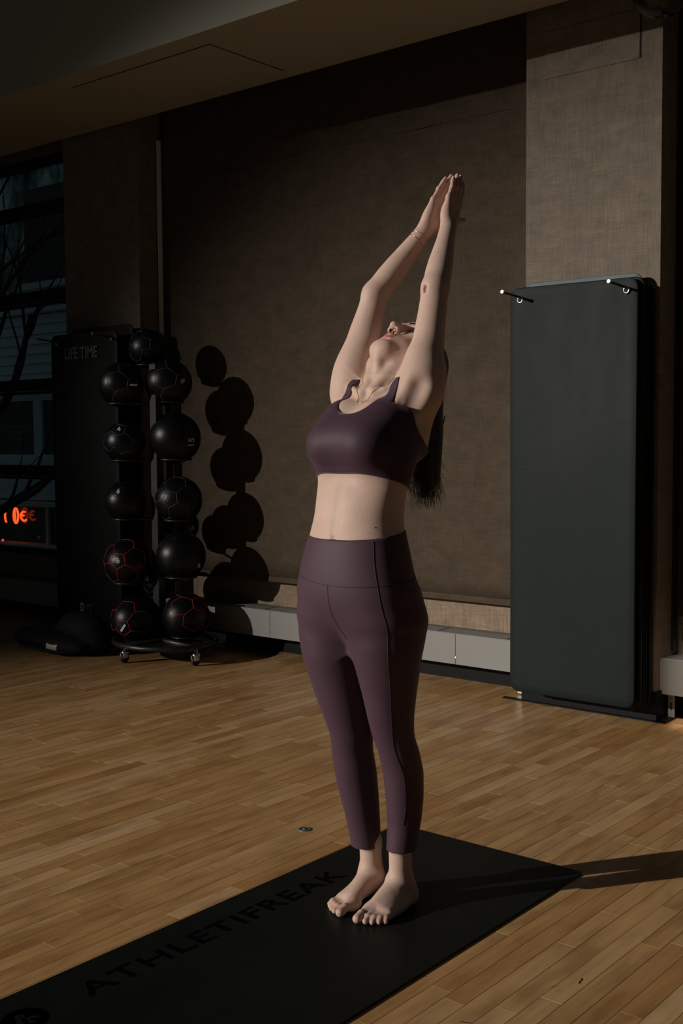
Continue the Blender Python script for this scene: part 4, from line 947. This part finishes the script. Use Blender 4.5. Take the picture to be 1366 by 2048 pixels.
# the fine z steps for the garments
def torso_field(z0, z1, hz, hx, x=.222, y0=-.262, y1=.25):
    G = Field(np.arange(-x, x, hx), np.arange(y0, y1, hx), np.arange(z0, z1, hz)); sculpt_torso(G); return G
hz = .0024*BODY_H
G = torso_field(1.115, 1.485, hz, .0024*BODY_H)
x_, y_, z_ = G.xs[:, None, None], G.ys[None, :, None], G.zs[None, None, :]
G.ell((0, -.085, 1.285), (.100, .070, .062), k=.05)
d = G.f - .0035
def smax(a, b, k=.004):
    h = np.maximum(k - np.abs(a-b), 0)/k; return np.maximum(a, b) + h*h*k*.25
hem = (1.1935 - .33*(y_ + .120)) - z_ + 0*x_
d = np.minimum(d, np.maximum(d - .0012, np.abs(z_ - (1.1985 - .33*(y_ + .120))) - .005))
d = smax(d, hem)
scoop = -((np.abs(x_/.069)**2.8 + np.abs((z_ - 1.462)/.107)**2.8)**(1/2.8) - 1)*.069 + 0*y_
d = smax(d, scoop)
ax_ = np.abs(x_)
zl = np.interp(y_, [-.14, -.10, -.03, -.014, .012, .04, .075, .12, .2], [1.43, 1.405, 1.372, 1.345, 1.303, 1.278, 1.260, 1.248, 1.24])
arm_ = np.minimum(ax_ - (.094 + np.clip(1.44 - z_, 0, .1)*.16), z_ - zl)
d = smax(d, arm_)
d = smax(d, z_ - 1.452 + 0*x_ + 0*y_)
Vt, Qt = surface_nets(d.astype(np.float32), G.xs, G.ys, G.zs, 2)
top = obj('sports_top', np_mesh('sports_top', Vt, Qt), M_top, who)
# leggings
G = Field(np.arange(-.222, .224, .0028*BODY_H), np.arange(-.262, .21, .0028*BODY_H), np.arange(.10, 1.075, .0034*BODY_H)); sculpt_torso(G, True)
x_, y_, z_ = G.xs[:, None, None], G.ys[None, :, None], G.zs[None, None, :]
d = G.f - .0030 - .0035*np.clip((.22 - z_)/.09, 0, 1)
d = smax(d, z_ - (1.030 + .13*(y_ + .177)) + 0*x_, .005)
cuff = np.where(x_ < -.005, .140, .1275) - z_ - .10*(y_ - .05)
d = smax(d, cuff.astype(np.float32), .004)
Vl, Ql = surface_nets(d.astype(np.float32), G.xs, G.ys, G.zs, 2)
leg = obj('leggings', np_mesh('leggings', Vl, Ql), M_leg, who)
lt = BVHTree.FromPolygons([tuple(v) for v in Vl], [tuple(q) for q in Ql]); bt = BVHTree.FromPolygons([tuple(v) for v in V], [tuple(q) for q in Q]); tt = BVHTree.FromPolygons([tuple(v) for v in Vt], [tuple(q) for q in Qt])
def dense(pts, n=10):
    P = [Vector(p) for p in pts]; out = []
    for i in range(len(P)-1):
        a, b, c, e = P[max(i-1, 0)], P[i], P[i+1], P[min(i+2, len(P)-1)]
        for k in range(n):
            t = k/n; out.append(.5*((2*b) + (c-a)*t + (2*a-5*b+4*c-e)*t*t + (3*b-a-3*c+e)*t**3))
    return out + [P[-1]]
def ring_on(tree, pts, r, name, mat, par, off=.0002, label=None):
    q = []
    for p in dense(pts):
        h = tree.find_nearest(p); q.append(h[0] + h[1]*off)
    bm = bmesh.new(); tube(bm, q, r, 6); o = bobj(name, bm, mat, par, True)
    if label: o['label'] = label
    return o
ring_on(lt, [(-.19, -.02, .955), (-.165, -.13, .937), (-.09, -.185, .922), (0, -.20, .913), (.07, -.185, .912), (.13, -.145, .914), (.18, -.07, .925), (.19, .0, .94)], .0011, 'waist_seam', M_seam, leg)
ring_on(lt, [(0, -.20, .913), (.002, -.2, .87), (.006, -.19, .83), (.018, -.165, .795), (.028, -.14, .775)], .0010, 'front_seam', M_seam, leg)
ring_on(lt, [(.114, -.150, 1.030), (.120, -.155, .97), (.130, -.155, .913), (.138, -.15, .86), (.144, -.135, .80), (.144, -.13, .72), (.138, -.11, .62), (.128, -.09, .52), (.118, -.07, .45), (.112, -.02, .38), (.108, -.005, .30), (.095, .0, .24)], .0012, 'side_seam', M_seam, leg)
ring_on(lt, [(-.185, -.06, 1.0), (-.20, -.06, .90), (-.21, -.06, .80), (-.18, -.06, .65), (-.14, -.03, .5), (-.13, .02, .38), (-.12, .04, .28)], .0010, 'side_seam', M_seam, leg)
# jewellery, mole
M_gold = plain('gold_chain', (.75, .50, .25), .25, metal=1)
def ring_cut(tree, c, n_, r0, count, off):
    c, n_ = Vector(c), Vector(n_).normalized(); a = n_.orthogonal().normalized(); b = n_.cross(a); out = []
    for i in range(count):
        t = 2*math.pi*i/count; d_ = a*math.cos(t) + b*math.sin(t); hit = tree.ray_cast(c + d_*r0, -d_)
        if hit[0] is not None and (hit[0]-c).length < r0: out.append(hit[0] + d_*off)
    return out
for k, (f_, tl) in enumerate(((.80, .12), (.86, -.10))):
    c_ = EL_R + (WR_R-EL_R)*f_; pts = ring_cut(bt, c_, (WR_R-EL_R)/1 + V3(tl, 0, 0)*.3, .045, 40, .0012)
    if len(pts) > 20: bm = bmesh.new(); tube(bm, pts, .0007, 5, closed=True); bobj('bracelet', bm, M_gold, who, True)
ring_on(bt, [(-.058, .03, 1.452), (-.045, -.01, 1.435), (-.025, -.045, 1.41), (-.003, -.06, 1.392), (.022, -.045, 1.41), (.045, -.01, 1.435), (.055, .03, 1.455)], .0006, 'necklace', M_gold, who, .0010)
h = bt.find_nearest(Vector((.088, -.115, 1.056))); bm = bmesh.new(); bmesh.ops.create_icosphere(bm, subdivisions=2, radius=.0020, matrix=Matrix.Translation(h[0] - h[1]*.0006)); bobj('mole', bm, plain('mole_brown', (.07, .03, .02), .6), who, True)
# lashes and brows
M_hair = plain('black_hair', (.006, .004, .0035), .34, spec=.5)
def pt(a): return tuple(HP(*a))
for s in (-1, 1):
    ring_on(bt, [pt((s*.017, .087, .007)), pt((s*.025, .092, .001)), pt((s*.035, .091, .0)), pt((s*.044, .083, .005))], .0012, 'eyelashes', M_hair, who, .0008)
    ring_on(bt, [pt((s*.014, .098, .027)), pt((s*.028, .094, .035)), pt((s*.040, .086, .036)), pt((s*.050, .074, .029))], .0020, 'eyebrow', M_hair, who, .0002)
# hair: a cap over the tipped-back skull, a mass falling behind the shoulders, loose strands at the ends
gx = .004*BODY_H
H = Field(np.arange(-.13, .13, gx), np.arange(.02, .36, gx), np.arange(1.04, 1.62, gx)); HMv = [V3(1, 0, 0), FN, FU]
H.ell(HC + FN*(-.022) + FU*.040, (.083, .092, .089), k=.02, M=HMv)
x_, y_, z_ = H.xs[:, None, None] - HC[0], H.ys[None, :, None] - HC[1], H.zs[None, None, :] - HC[2]
ff = y_*FN[1] + z_*FN[2]; uu = y_*FU[1] + z_*FU[2]
H.f = np.maximum(H.f, (ff - .055 - .9*(uu - .060)*0 - np.clip(uu-.02, 0, .1)*.55 + np.abs(x_)*.35 + 0*x_).astype(np.float32))
H.chain([V3(0, .19, 1.46), V3(0, .212, 1.38), V3(.0, .224, 1.28), V3(.0, .232, 1.18), V3(.0, .228, 1.13)], [.060, .046, .039, .030, .014], k=.05)
H.chain([V3(.04, .20, 1.44), V3(.035, .225, 1.30), V3(.03, .235, 1.16)], [.040, .030, .018], k=.03); H.chain([V3(-.04, .20, 1.44), V3(-.03, .215, 1.30), V3(-.025, .215, 1.18)], [.040, .030, .018], k=.03)
Vh, Qh = surface_nets(H.f, H.xs, H.ys, H.zs, 2); hair = obj('hair', np_mesh('hair', Vh, Qh), M_hair, who)
bm = bmesh.new()
for i in range(460):
    a = random.uniform(0, 2*math.pi); q = random.uniform(.60, 1.10); x0, y0 = .050*math.cos(a)*q, .044*math.sin(a)*q
    zt = random.uniform(1.30, 1.47); ze = 1.085 + .12*random.random()**1.6; fl = random.uniform(0, 1)**2
    pts = []
    for k in range(9):
        u_ = k/8; z = zt + (ze-zt)*u_
        sp_ = 1 - .42*u_ + .10*math.sin(u_*4 + a*3); out = .075*fl*u_**3
        pts.append((x0*sp_ + .006*math.sin(u_*4+i), .226 + y0*sp_ + out*(1 if y0 > -.01 else -.3) + .010*u_, z + .02*fl*u_**4))
    tube(bm, pts, [.0018*(1 - .85*k/8) for k in range(9)], 5)
bobj('hair_strands', bm, M_hair, hair, True, kind='stuff')
